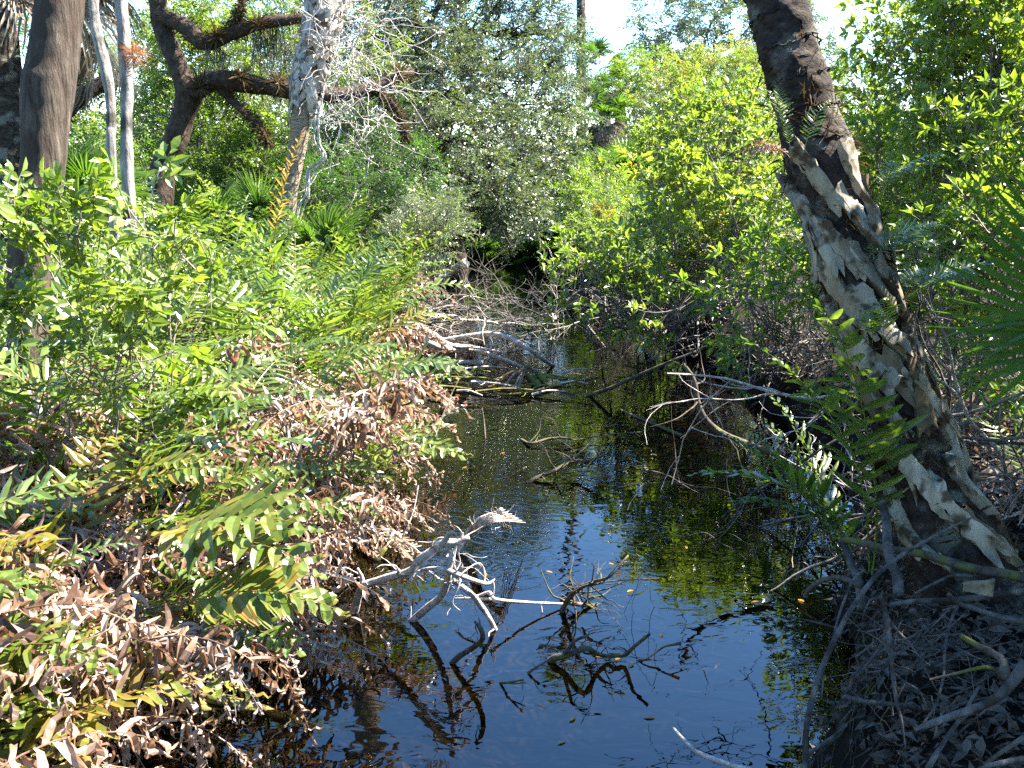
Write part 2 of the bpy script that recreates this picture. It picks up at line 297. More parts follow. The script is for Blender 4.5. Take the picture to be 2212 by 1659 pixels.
# ------------------------------------------------------------------ foliage building blocks
def make_spray(seed, L=.5, nside=7, per=6, leaf=(.05, .022), k=1, twig_r=.003, droop=.1, whorl=False, spread=1.0, twigsides=3):
    rg = np.random.default_rng(seed); tw = MB(); pos = []; dirs = []
    def path(p, d, l, n=4):
        pts = [np.array(p, float)]; d = unit(d)
        for i in range(n):
            d = unit(d+rg.normal(0, .13, 3)+np.array([0, 0, -droop*.5])); pts.append(pts[-1]+d*l/n)
        return np.array(pts)
    main = path([0, 0, 0], [0, 1, .15], L); tw.add(*tube(main, np.linspace(twig_r*1.6, twig_r*.5, len(main)), twigsides, False))
    tw_paths = [main[2:]]
    for i in range(nside):
        f = .15+.8*(i+rg.random()*.6)/nside; q = smooth_path(main, 20)[int(f*19)]
        sgn = 1 if i % 2 else -1
        d = [sgn*spread*rg.uniform(.6, 1.1), .75, rg.normal(0, .35)]
        s_ = path(q, d, L*rg.uniform(.25, .5)*(1.1-.5*f), 3); tw.add(*tube(s_, np.linspace(twig_r, twig_r*.4, len(s_)), twigsides, False)); tw_paths.append(s_)
    lv = MB(); lf = leaf_t(leaf[0], leaf[1], k, fold=.18, bend=.12)
    Ps, Ds, Ts = [], [], []
    for tp in tw_paths:
        sp = smooth_path(tp, 24)
        for j in range(per):
            f = 1-(j/per)*(.85 if not whorl else .22)
            i0 = min(23, max(1, int(f*23))); q = sp[i0]; d = unit(sp[i0]-sp[i0-1])
            side = np.cross(d, [0, 0, 1.0]); sgn = 1 if j % 2 else -1
            if whorl:
                a = rg.uniform(0, 2*PI); ax = unit(side); bx = np.cross(ax, d); dd = d*.55+(ax*math.cos(a)+bx*math.sin(a))*.8
            else: dd = d*.6+side*sgn*.9+rg.normal(0, .25, 3)
            if j == 0: dd = d
            Ps.append(q); Ds.append(dd+np.array([0, 0, -.05])); Ts.append(rg.normal(0, .1))
    Rm = frames(np.array(Ds), .55, rg); V, F, T = scatter((lf[0], lf[1], np.zeros(len(lf[0]))), Rm, np.array(Ps), rg.uniform(.65, 1.2, len(Ps)), np.zeros(len(Ps)))
    tt = np.repeat(np.array(Ts), len(lf[0]))
    tv = tw.arrays()
    return (V, F, tt), (tv[0], tv[1], tv[2]*0+.5)
SPR = {}
def sprays(kind):
    if kind not in SPR:
        kw = dict(oak=dict(L=.42, nside=8, per=7, leaf=(.052, .024), droop=.15),
                  oakfar=dict(L=.6, nside=8, per=6, leaf=(.085, .042), droop=.1),
                  shrub=dict(L=.42, nside=6, per=6, leaf=(.075, .033), k=2, twig_r=.003, whorl=True, droop=0),
                  pond=dict(L=.4, nside=6, per=7, leaf=(.085, .034), k=2, twig_r=.0035, whorl=True, droop=-.1),
                  fine=dict(L=.42, nside=9, per=8, leaf=(.045, .017), twig_r=.0025, droop=-.05),
                  near=dict(L=.3, nside=5, per=5, leaf=(.075, .04), k=3, twig_r=.003, droop=.12),
                  under=dict(L=.5, nside=7, per=7, leaf=(.075, .032), k=2, droop=.05))[kind]
        SPR[kind] = [make_spray(100+i, **kw) for i in range(5)]
    return SPR[kind]
def blob_points(c, r, n, rg, gap=.25, seed=0, fz=1.0):
    c = np.asarray(c, float); r = np.asarray(r, float); out = np.zeros((0, 3)); dd = np.zeros((0, 3))
    while len(out) < n:
        u = unit(rg.normal(0, 1, (n*3, 3))); rad = rg.random(n*3)**(1/2.0)*(1+.28*nz(u[:, 0]*3, u[:, 1]*3, u[:, 2]*3, 1, seed))
        p = u*rad[:, None]*r+c
        keep = nz(p[:, 0], p[:, 1], p[:, 2], 2.6*fz, seed+3) > -gap
        out = np.vstack([out, p[keep]]); dd = np.vstack([dd, u[keep]])
    return out[:n], dd[:n]
def foliage(blobs, kind, rg, sc=1.0, up=.25, tone=.45, tvar=.16, hang=0.0, gap=.3, seed=0):
    "blobs: (centre, radii, count). returns leaf arrays MB, twig arrays MB, cluster points"
    sp = sprays(kind); LV = MB(); TV = MB(); pts = []
    for bi, (c, r, n) in enumerate(blobs):
        p, u = blob_points(c, r, n, rg, gap, seed+bi); pts.append(p)
        d = u*.8+rg.normal(0, .55, (n, 3))+np.array([0, 0, up-hang])
        which = rg.integers(0, len(sp), n); s_ = rg.uniform(.7, 1.25, n)*sc
        tn = tone+rg.normal(0, tvar, n)*.6+.12*nz(p[:, 0], p[:, 1], p[:, 2], 1.5, seed)
        for w in range(len(sp)):
            m_ = which == w
            if not m_.any(): continue
            Rm = frames(d[m_], .5, rg)
            LV.add(*scatter(sp[w][0], Rm, p[m_], s_[m_], tn[m_])); TV.add(*scatter(sp[w][1], Rm, p[m_], s_[m_]))
    return LV, TV, pts
def limb_path(a, b, rg, wob=.12, n=10, sag=0.0):
    a = np.asarray(a, float); b = np.asarray(b, float); L = np.linalg.norm(b-a)
    k = [a]
    for f in (.25, .5, .75):
        k.append(a+(b-a)*f+rg.normal(0, wob*L*.35, 3)+np.array([0, 0, sag*L*math.sin(PI*f)]))
    k.append(b); return smooth_path(k, n)
def rough_tube(pts, rad, k=16, n=60, amp=.06, f=6, seed=0, flute=0):
    p = smooth_path(pts, n); r = smooth_path(np.asarray(rad, float)[:, None], n)[:, 0]
    V, F = tube(p, r, k); C = np.repeat(p, k, 0); d = V[:n*k]-C
    rr = np.linalg.norm(d, axis=1, keepdims=True); a = np.tile(np.arange(k)*2*PI/k, n)
    s = 1+amp*nz(V[:, 0], V[:, 1], V[:, 2], f, seed)+amp*.5*nz(V[:, 0], V[:, 1], V[:, 2], f*3.1, seed+1)
    if flute: s = s+flute*np.cos(a*5+seed)
    V[:n*k] = C+d*s[:, None]; return V, F
def tree(name, label, cat, base, trunk, rad, blobs, kind, mat, bark, seed, group=None, sub=10, limb_r=.05, trunk_k=14, **kw):
    rg = np.random.default_rng(seed); t = thing(name, label, cat, base, group)
    if trunk is not None:
        mb = MB(); mb.add(*rough_tube(trunk, rad, trunk_k, 50, .07, 5, seed)); obj('trunk', mb, M[bark], t)
    LV, TV, pts = foliage(blobs, kind, rg, seed=seed, **kw)
    lb = MB(); tr = smooth_path(trunk, 30) if trunk is not None else np.array([base, base])
    for (c, r, n), p in zip(blobs, pts):
        c = np.asarray(c, float); i = min(len(tr)-1, int(len(tr)*rg.uniform(.55, 1.0)))
        if tr[i][2] > c[2]-.1: i = int(np.argmin(np.abs(tr[:, 2]-(c[2]-.6*abs(r[2])))))
        lp = limb_path(tr[i], c, rg, .15); lr = min(limb_r, rad[-1]*1.1) if trunk is not None else limb_r
        lb.add(*tube(lp, np.linspace(lr, lr*.45, len(lp)), 6))
        for q in p[rg.choice(len(p), min(sub, len(p)), False)]:
            a = lp[rg.integers(3, len(lp))]; sp_ = limb_path(a, q, rg, .2, 7)
            lb.add(*tube(sp_, np.linspace(lr*.32, .005, len(sp_)), 4))
    if TV.n: lb.add(*TV.arrays())
    obj('branches', lb, M['twig'] if bark != 'oakbark' else M['oakbark'], t)
    obj('crown', LV, M[mat], t, smooth=False); return t
def shrub(name, label, cat, base, blobs, kind, mat, seed, stems=7, stem_r=.02, sub=8, group=None, **kw):
    rg = np.random.default_rng(seed); t = thing(name, label, cat, base, group); base = np.asarray(base, float)
    LV, TV, pts = foliage(blobs, kind, rg, seed=seed, **kw); lb = MB()
    for (c, r, n), p in zip(blobs, pts):
        for s in range(max(1, stems//len(blobs))):
            b0 = base+np.array([rg.normal(0, .18), rg.normal(0, .18), -.1]); q = p[rg.integers(len(p))]
            lp = limb_path(b0, q, rg, .16, 12); lb.add(*tube(lp, np.linspace(stem_r, stem_r*.3, len(lp)), 6))
            for _ in range(sub):
                a = lp[rg.integers(3, len(lp))]; near = p[np.argsort(np.linalg.norm(p-a, axis=1))[rg.integers(0, min(25, len(p)))]]
                l2 = limb_path(a, near, rg, .2, 6); lb.add(*tube(l2, np.linspace(stem_r*.4, .003, len(l2)), 4))
    lb.add(*TV.arrays()); obj('branches', lb, M['twig'], t); obj('leaves', LV, M[mat], t, smooth=False); return t

# ------------------------------------------------------------------ ferns
def ribbon(cen, side, w, fold=0.0, nrm=None):
    cen = np.asarray(cen); n = len(cen); w = np.broadcast_to(w, (n,))[:, None]
    up = np.zeros((n, 3)) if nrm is None else nrm*fold*w
    V = np.stack([cen+side*w/2+up, cen, cen-side*w/2+up], 1).reshape(-1, 3)
    b = np.arange(n-1)*3
    F = np.concatenate([np.stack([b, b+3, b+4, b+1], -1), np.stack([b+1, b+4, b+5, b+2], -1)]); return V, F
def make_frond(seed, L=1.4, pairs=15, plen=.24, pw=.035, lean=.9, tipdrop=1.2, dead=0.0, k=6, start=.22, wavy=.2, fade=.6):
    """leather-fern frond: rachis leaves the origin going up and out along +Y, pinnae on both sides.
    lean: start angle from vertical; tipdrop: how far it arches over; dead: 0 fresh .. 1 curled, hanging"""
    rg = np.random.default_rng(seed); n = 40; s = np.linspace(0, 1, n)
    th = lean+tipdrop*s**1.6+.05*np.sin(s*7+seed); ph = .15*rg.normal()*s+.06*np.sin(s*5+seed)
    d = np.stack([np.sin(ph), np.sin(th)*np.cos(ph), np.cos(th)], -1); pts = np.concatenate([[[0, 0, 0]], np.cumsum(d[:-1]*L/(n-1), 0)])
    rb = MB(); rb.add(*tube(pts[::3], np.linspace(.0065, .002, len(pts[::3]))*(L/1.4), 5, False))
    lv = MB(); side0 = unit(np.cross(d, [[0, 0, 1.0]])); nrm = np.cross(side0, d)
    roll = rg.normal(0, .25)+.5*dead*rg.normal()
    for i in range(pairs*2+1):
        f = start+(1-start)*(i/(pairs*2))**.95; j = min(n-1, int(f*(n-1))); sg = 1 if i % 2 else -1
        prof = (.75+.5*math.sin(PI*min(1, (f-start)/(1-start)*1.25+.1)))*(1-fade*max(0, (f-.45)/.55)**1.5)
        pl = plen*prof*rg.uniform(.88-.4*dead, 1.1+.15*dead); w0 = pw*(.75+.25*prof)*rg.uniform(.85, 1.15)*(1-.35*dead)
        if rg.random() < (.18 if dead > .5 else .035): continue
        last = i == pairs*2
        dr = d[j]*(.5+rg.normal(0, .08))+side0[j]*sg*.95*(0 if last else 1)+nrm[j]*(.22-.2*dead+rg.normal(0, .1+.3*dead)) if not last else d[j]
        dr = unit(dr+np.array([0, 0, -.9*dead*rg.uniform(.3, 1.4)]))
        sd = unit(d[j]-dr*np.dot(d[j], dr)+rg.normal(0, .12+.5*dead, 3)) if not last else side0[j]
        nn = unit(np.cross(dr, sd)); c = [pts[j]]; SD = [sd]; cd = dr.copy(); tw = rg.normal(0, .25)*dead*2.2; cur = rg.normal(-.06, .05)-dead*rg.uniform(-.5, .9)
        bnd = -.05+.02*rg.normal(); sdi = sd
        for q in range(k):
            ax = nn*1.0; cd = unit(cd+nn*cur+sdi*(.05 if not dead else rg.normal(0, .2*dead))+np.array([0, 0, -.05-.12*dead])); c.append(c[-1]+cd*pl/k)
            sdi = unit(sdi-cd*np.dot(sdi, cd)); nn = np.cross(cd, sdi); sdi = unit(sdi*math.cos(tw)+nn*math.sin(tw)); nn = np.cross(cd, sdi); SD.append(sdi)
        ss = np.linspace(0, 1, k+1); ww = w0*np.clip(np.sin(PI*(ss*.92+.06))**.55, .12, 1)*(1+.12*wavy*5*rg.normal(0, .18, k+1))
        ww[-1] = w0*.12
        N_ = unit(np.cross(np.gradient(np.array(c), axis=0), np.array(SD)))
        cc = np.array(c)+N_*(wavy*.018*np.sin(ss*9+rg.random()*6))[:, None]
        V, F = ribbon(cc, np.array(SD), ww, .18+.5*dead*rg.random(), N_); lv.add(V, F, .5+rg.normal(0, .13)+.0*ss.repeat(3))
    return rb.arrays(), lv.arrays()
FR = {}
def fronds(kind):
    if kind in FR: return FR[kind]
    spec = dict(
        up=dict(n=4, lean=.15, tipdrop=.9, L=1.5, mat='fern', pairs=17),
        arch=dict(n=4, lean=.45, tipdrop=1.35, L=1.45, mat='fern', pairs=16),
        low=dict(n=3, lean=.95, tipdrop=.9, L=1.2, mat='fern', pairs=13, plen=.26, pw=.046),
        dead2=dict(n=4, lean=.9, tipdrop=1.9, L=1.2, mat='ferndead', pairs=20, dead=1.0, pw=.028, plen=.2, wavy=.5),
        slant=dict(n=3, lean=.5, tipdrop=.5, L=1.35, mat='fern', pairs=17, plen=.23, pw=.036),
        gold=dict(n=1, lean=.03, tipdrop=.12, L=1.2, mat='ferngold', pairs=20, plen=.2, pw=.026, start=.15),
        broad=dict(n=3, lean=1.05, tipdrop=.75, L=1.1, mat='fernyel', pairs=9, plen=.3, pw=.062, wavy=.4, start=.3),
        yel=dict(n=3, lean=.6, tipdrop=1.5, L=1.3, mat='fernyel', pairs=14, plen=.24, pw=.045, wavy=.5),
        dead=dict(n=5, lean=.7, tipdrop=1.8, L=1.35, mat='ferndead', pairs=16, dead=.65, pw=.05, plen=.26),
        old=dict(n=3, lean=1.0, tipdrop=1.7, L=1.15, mat='fernold', pairs=16, dead=1.0, pw=.036, plen=.2))[kind]
    spec = dict(spec); n = spec.pop('n'); mat = spec.pop('mat'); out = []
    for i in range(n):
        rb, lv = make_frond(i*17+len(kind)*31+ord(kind[0]), **spec)
        V = np.vstack([rb[0], lv[0]]); F = np.vstack([rb[1], lv[1]+len(rb[0])]); T = np.concatenate([rb[2]*0+(.95 if kind in ('up', 'arch', 'low', 'yel', 'broad') else .3), lv[2]])
        out.append(mesh_from('frond', V, F, T, M[mat], False))
    FR[kind] = out; return out
def fern(x, y, mix, label, group, seed, sc=1.0, n=9, az=None, azs=None, z=None, name='leather_fern', cat='fern', vary=.35):
    "mix: dict kind -> weight; az: preferred direction (radians, 0 = +Y, clockwise) with spread azs"
    rg = random.Random(seed); z = gz(x, y)-.03 if z is None else z
    t = thing(name, label, cat, (x, y, z), group); ks = list(mix); ws = [mix[k] for k in ks]
    for i in range(n):
        k = rg.choices(ks, ws)[0]; me = rg.choice(fronds(k))
        a = (i/n*2*PI+rg.uniform(-.4, .4)) if az is None else az+rg.uniform(-1, 1)*(azs or .6)
        s = sc*rg.uniform(1-vary, 1+vary*.4)
        o = link_mesh('frond', me, t, (rg.uniform(-.05, .05), rg.uniform(-.05, .05), 0), (rg.uniform(-.18, .18), rg.uniform(-.15, .15), -a), s)
    return t

# ------------------------------------------------------------------ far setting: trees behind
def B(px, py, t, rx, ry, rz, n): return (P(px, py, t), (rx, ry, rz), n)
def at_ground(px, t):
    p = P(px, 600, t); return np.array([p[0], p[1], gz(p[0], p[1])])
def pts_t(lst): return np.array([P(a, b, t) for a, b, t in lst])
def px_r(r, t): return r*t/FPX

# far woods, each tree its own crown
far = [ # px, py, t, spread, mat, n
 ((-40, 60, 24), (130, -60, 26), (60, 210, 22)), ((330, 120, 24), (440, 30, 25), (300, 240, 22)),
 ((560, 120, 26), (640, 20, 27), (500, 210, 23)), ((720, 180, 24), (790, 60, 26), (700, 300, 22)),
 ((430, 330, 21), (330, 400, 20), (520, 380, 21)), ((640, 420, 21), (760, 420, 22), (700, 500, 20)),
 ((1290, 420, 27), (1200, 470, 28), (1360, 380, 28)), ((1560, 330, 26), (1700, 260, 24), (1640, 420, 22))]
farlab = ['loose green tree behind the thick grooved trunk with sky showing through', 'sunlit green tree behind the two pale trunks', 'olive green tree behind the low limb of the dark oak',
 'tall green tree behind the slender palm with peeling boots', 'low leafy tree under the arching oak limb', 'shaded bushy tree behind the foot of the slender palm', 'dark green tree closing the far bend of the creek', 'green tree between the far oak and the tall shrubs']
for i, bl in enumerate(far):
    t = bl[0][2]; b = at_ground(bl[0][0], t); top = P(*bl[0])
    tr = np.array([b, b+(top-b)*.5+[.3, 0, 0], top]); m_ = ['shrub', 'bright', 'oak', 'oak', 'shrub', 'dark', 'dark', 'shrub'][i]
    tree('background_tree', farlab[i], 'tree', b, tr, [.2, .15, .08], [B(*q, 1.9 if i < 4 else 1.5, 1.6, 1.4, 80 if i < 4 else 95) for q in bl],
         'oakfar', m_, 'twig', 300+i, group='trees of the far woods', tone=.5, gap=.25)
# live oak right of the sky gap
b = at_ground(1560, 33); tree('live_oak', 'large grey green oak crown standing against the white sky beyond the bright bushes', 'tree', b,
    np.array([b, P(1450, 330, 33), P(1440, 240, 33), P(1520, 120, 33)]), [.45, .35, .3, .2],
    [B(1425, 60, 33, 1.15, 1.5, 1.1, 85), B(1490, 90, 32, 1.7, 1.5, 1.4, 130), B(1590, 60, 33, 1.7, 1.5, 1.5, 120), B(1420, 150, 32, 1.0, 1, .8, 60), B(1520, 190, 31, 1.6, 1.3, 1.1, 110),
     B(1650, 150, 32, 1.5, 1.3, 1.5, 110), B(1760, 110, 33, 1.4, 1.3, 1.2, 90), B(1580, -30, 33, 2.2, 2, .9, 110), B(1700, 20, 34, 1.4, 1.3, 1.2, 80)], 'oakfar', 'oak', 'oakbark', 320, tone=.42, gap=.35)
b = at_ground(1900, 36); tree('live_oak', 'small distant oak under the sky gap beside the leaning palm trunk', 'tree', b,
    np.array([b, P(1880, 300, 36), P(1870, 200, 36)]), [.3, .25, .15],
    [B(1830, 170, 36, 1.3, 1.3, 1.0, 80), B(1900, 230, 36, 1.6, 1.3, 1.1, 90), B(1850, 290, 35, 1.6, 1.3, 1.2, 90), B(1960, 60, 35, .8, 1.0, 1.4, 60)], 'oakfar', 'oak', 'oakbark', 321, tone=.45, gap=.25)
# the big central oak crown drooping over the creek
b = at_ground(985, 20.5)
tree('live_oak', 'broad oak drooping small grey green leaves over the far creek bend', 'tree', b,
    np.array([b, P(960, 470, 20), P(900, 330, 19.5), P(880, 200, 19.5), P(930, 60, 20)]), [.3, .24, .2, .17, .1],
    [B(790, 60, 20, 1.2, 1.2, 1.0, 150), B(890, 40, 19, 1.1, 1.2, 1.0, 170), B(1010, 50, 20, 1.2, 1.2, 1.0, 170), B(1140, 90, 20.5, 1.0, 1.2, 1.0, 150), B(850, 160, 19, 1.0, 1.1, .8, 140),
     B(960, 170, 18, 1.0, 1.1, .8, 170), B(1080, 190, 18.5, 1.1, 1.1, .8, 170), B(1180, 220, 19, .75, .9, .8, 120), B(880, 300, 17.5, .8, 1.0, .7, 110), B(1000, 300, 17, .9, 1.0, .7, 160),
     B(1110, 310, 17.5, .9, 1.0, .7, 150), B(1190, 330, 18.5, .55, .8, .6, 80), B(1060, 400, 16, .65, .8, .5, 110), B(1100, 460, 15.8, .5, .6, .35, 80), B(960, 420, 17, .7, .8, .5, 90), B(1155, 400, 17, .55, .7, .5, 90), B(985, 480, 16.5, .5, .6, .3, 50),
     B(1205, 60, 20.5, .42, .8, .6, 60), B(1225, 140, 20, .4, .7, .45, 50), B(850, -80, 20, 1.6, 1.4, .9, 130), B(1020, -90, 20, 1.6, 1.4, 1.0, 150), B(1110, -60, 20.5, .9, 1.2, .9, 80)],
    'oak', 'oak', 'oakbark', 330, sub=12, limb_r=.07, tone=.48, hang=.35, gap=.3, sc=1.05)

# dark oak with long low limb
T4 = 15.0; b = at_ground(340, T4)
t = thing('live_oak', 'dark rough barked oak with a long low limb reaching behind the slender palm', 'tree', b)
mb = MB(); mb.add(*rough_tube([b, P(350, 380, T4), P(376, 310, T4), P(398, 245, T4), P(408, 200, T4), P(392, 160, T4), P(370, 105, T4), P(345, 45, T4), P(338, -40, T4)], [.24, .19, .18, .18, .2, .15, .14, .13, .13], 18, 80, .09, 5, 4)); obj('trunk', mb, M['oakbark'], t)
limbs = [([P(408, 205, T4), P(450, 178, 14.8), P(510, 176, 14.6), P(575, 188, 14.6), P(640, 198, 14.5), P(720, 205, 14.7), P(800, 190, 15), P(890, 155, 15.5)], [.17, .15, .15, .12, .11, .11, .09, .06]),
         ([P(480, 195, 14.7), P(520, 235, 14.5), P(560, 275, 14.4), P(580, 310, 14.3)], [.07, .055, .045, .02]),
         ([P(342, 35, T4), P(395, 55, 14.8), P(440, 92, 14.6), P(500, 72, 14.5), P(580, 48, 14.5), P(680, 38, 14.6)], [.12, .12, .12, .1, .09, .06]),
         ([P(500, 70, 14.5), P(520, 20, 14.5), P(530, -40, 14.6)], [.07, .05, .05]),
         ([P(800, 190, 15), P(850, 230, 15), P(880, 300, 15.2)], [.06, .05, .02]),
         ([P(120, 270, 15), P(160, 222, 15), P(200, 192, 15.2), P(262, 168, 15.4)], [.12, .12, .12, .1]),
         ([P(152, 190, 15.5), P(175, 150, 15.5), P(200, 110, 15.5), P(205, 40, 15.6)], [.07, .08, .07, .05])]
rg = np.random.default_rng(5); fz = MB(); lfz = leaf_t(.09, .016, 1)
for pp, rr in limbs:
    mb = MB(); mb.add(*rough_tube(pp, rr, 12, 50, .1, 6, 9)); obj('limb', mb, M['oakbark'], t)
    sp = smooth_path(np.column_stack([pp, rr]), 60); n = 700; i = rg.integers(0, 60, n); dd = unit(rg.normal(0, 1, (n, 3))); q = sp[i, :3]+dd*sp[i, 3:4]*.95
    fz.add(*scatter((lfz[0], lfz[1], np.zeros(4)), frames(dd+[0, 0, -.1], 1, rg), q, rg.uniform(.5, 1.5, n), rg.uniform(.1, .9, n)))
M['fuzz'] = leaf_mat('resurrection_fern', [(0, (.03, .02, .012)), (.5, (.11, .07, .035)), (1, (.2, .16, .06))], .2, .8, .1, (1, .9, .6))
obj('moss_cover', fz, M['fuzz'], t, smooth=False)
LV, TV, _ = foliage([B(330, -120, 15, 1.6, 1.3, .7, 90), B(560, -90, 15, 1.6, 1.3, .7, 90), B(430, 10, 16, .9, .8, .4, 40), B(590, 110, 15.5, .7, .6, .4, 35), B(760, 120, 16, .7, .8, .5, 60)], 'oak', rg, tone=.55, hang=.2, gap=.15)
obj('crown', LV, M['bright'], t, smooth=False); obj('twigs', TV, M['twig'], t)

# understory
shrub('understory_shrub', 'sunlit leafy shrub in the fork of the dark oak', 'shrub', at_ground(430, 17), [B(420, 90, 17, .55, .6, .45, 55), B(460, 130, 17, .4, .5, .4, 40), B(350, 150, 17, .4, .5, .6, 45), B(360, 260, 17, .5, .6, .6, 60)], 'under', 'bright', 401, tone=.5, stems=8)
shrub('understory_shrub', 'mid green shrub below the long oak limb', 'shrub', at_ground(470, 16.5), [B(440, 300, 16.5, .6, .6, .5, 70), B(520, 260, 17, .6, .6, .5, 60), B(470, 390, 16, .8, .6, .5, 90), B(600, 260, 17, .5, .5, .6, 60), B(560, 370, 16, .6, .5, .5, 70), B(590, 130, 18, .5, .5, .4, 45)], 'under', 'shrub', 402, tone=.42, stems=12)
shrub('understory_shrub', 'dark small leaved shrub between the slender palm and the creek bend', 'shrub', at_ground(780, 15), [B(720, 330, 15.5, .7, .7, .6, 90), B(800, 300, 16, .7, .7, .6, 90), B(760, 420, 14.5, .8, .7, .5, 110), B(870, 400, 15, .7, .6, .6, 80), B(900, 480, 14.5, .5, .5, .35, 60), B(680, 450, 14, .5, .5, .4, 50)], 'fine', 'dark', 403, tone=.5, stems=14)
shrub('grey_shrub', 'small grey green shrub hanging over the water past the ferns', 'shrub', G(905, 640, .2), [B(935, 500, 13.5, .42, .4, .32, 75), B(890, 530, 13.5, .3, .4, .25, 40)], 'fine', 'oak', 404, tone=.7, stems=6)
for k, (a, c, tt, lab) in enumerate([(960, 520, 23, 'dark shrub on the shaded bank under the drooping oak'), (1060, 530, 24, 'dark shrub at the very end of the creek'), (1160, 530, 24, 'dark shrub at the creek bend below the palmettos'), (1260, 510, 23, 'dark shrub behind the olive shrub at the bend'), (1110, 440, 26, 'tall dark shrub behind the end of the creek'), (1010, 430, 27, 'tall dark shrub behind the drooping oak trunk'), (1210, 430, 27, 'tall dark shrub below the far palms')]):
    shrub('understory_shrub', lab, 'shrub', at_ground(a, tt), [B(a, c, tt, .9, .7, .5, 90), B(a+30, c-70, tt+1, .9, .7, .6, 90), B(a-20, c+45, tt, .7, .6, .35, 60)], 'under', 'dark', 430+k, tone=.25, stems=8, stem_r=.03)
# bushes on the far side, behind the brush pile
shrub('creek_shrub', 'olive green shrub leaning over the dark creek bend', 'shrub', G(1330, 610, .3), [B(1290, 440, 14.5, .4, .5, .35, 60), B(1330, 460, 14, .5, .6, .35, 80), B(1300, 520, 13.5, .4, .5, .3, 50), B(1350, 530, 13, .6, .6, .4, 90)], 'fine', 'shrub', 410, tone=.6, stems=14, hang=.1)
shrub('creek_shrub', 'pale yellow green feathery shrub below the far oak', 'shrub', at_ground(1550, 17), [B(1500, 190, 17, .7, .6, .5, 110), B(1590, 170, 17, .6, .6, .45, 100), B(1540, 250, 16.5, .8, .6, .5, 120), B(1440, 260, 16.5, .5, .5, .5, 70), B(1640, 250, 17, .5, .5, .5, 70)], 'fine', 'bright', 411, tone=.72, stems=12)
shrub('creek_shrub', 'bright green shrub beside the far palms', 'shrub', at_ground(1390, 23), [B(1385, 180, 23, .5, .5, .6, 55), B(1400, 240, 23, .5, .5, .6, 55)], 'under', 'bright', 412, tone=.35, stems=6)
shrub('pond_shrub', 'yellow green shrub with grey stems over the tangled brush', 'shrub', G(1520, 690, .2), [B(1485, 335, 10.8, .45, .5, .4, 39), B(1540, 310, 10.5, .55, .5, .42, 40), B(1640, 300, 10.5, .45, .5, .5, 34), B(1490, 430, 10.2, .42, .5, .4, 34), B(1570, 430, 9.8, .55, .5, .4, 36), B(1670, 430, 9.5, .4, .45, .45, 30), B(1500, 530, 9.8, .55, .5, .3, 16), B(1610, 540, 9.3, .5, .5, .35, 16), B(1430, 560, 10.3, .35, .4, .25, 17), B(1560, 640, 9, .6, .5, .25, 7)],
      'pond', 'bright', 413, stems=44, stem_r=.018, tone=.66, sub=9, gap=.12)
shrub('pond_shrub', 'low leafy spray reaching left over the dark water by the brush', 'shrub', G(1420, 700, .1), [B(1270, 600, 9.8, .3, .3, .14, 12), B(1340, 590, 9.7, .3, .3, .18, 13), B(1400, 640, 9.5, .3, .3, .2, 12), B(1330, 660, 9.5, .25, .3, .12, 8)], 'pond', 'bright', 414, stems=12, stem_r=.012, tone=.5, up=.4)
shrub('pond_shrub', 'green shrub behind the leaning palm trunk with twigs in the water', 'shrub', G(1720, 800, .2), [B(1730, 540, 8.5, .4, .4, .35, 26), B(1700, 640, 8.2, .45, .4, .3, 15), B(1640, 690, 8, .4, .4, .25, 8), B(1760, 720, 7.5, .35, .4, .3, 9)], 'pond', 'shrub', 415, stems=20, stem_r=.014, tone=.5, sub=8)
# tall shrubs right of the trunk
def S(lab, base, bl, seed, tone, mat='bright'): return shrub('tall_shrub', lab, 'shrub', base, bl, 'pond', mat, seed, stems=21, stem_r=.013, tone=tone, up=.5, sub=7, sc=.9, gap=.12)
S('glossy green shrub with slender stems rising past the upper palm trunk', at_ground(1950, 7.8), [B(1880, 330, 7.8, .4, .4, .45, 30), B(1950, 230, 7.6, .4, .4, .45, 31), B(1930, 420, 7.4, .45, .4, .4, 30), B(1900, 540, 7.2, .4, .4, .35, 24), B(2010, 340, 7.4, .4, .4, .45, 30), B(1990, 500, 7.2, .4, .4, .4, 26), B(1890, 640, 7, .35, .4, .3, 15)], 420, .5)
S('tallest sunlit shrub reaching the top of the picture beside the sky gap', at_ground(2080, 7), [B(2010, 90, 7, .36, .4, .4, 27), B(2090, 40, 6.8, .4, .4, .4, 30), B(2060, 180, 6.8, .4, .4, .4, 30), B(2150, 130, 6.6, .4, .4, .4, 30), B(2110, 260, 6.6, .4, .4, .4, 30), B(2180, 240, 6.4, .36, .4, .4, 27), B(2080, -60, 6.9, .5, .4, .4, 24), B(2200, 20, 6.6, .4, .4, .5, 27)], 421, .6)
S('shrub with orange tinted leaves behind the fan palm blades', at_ground(2130, 6.2), [B(2090, 370, 6.3, .35, .4, .36, 26), B(2170, 400, 6.1, .35, .4, .4, 26), B(2060, 480, 6.2, .35, .4, .36, 25), B(2130, 560, 6, .4, .4, .36, 24), B(2040, 620, 5.9, .3, .3, .3, 14), B(2200, 520, 5.8, .3, .4, .4, 24), B(2150, 690, 5.7, .4, .3, .3, 14)], 422, .55)
rg = np.random.default_rng(77)
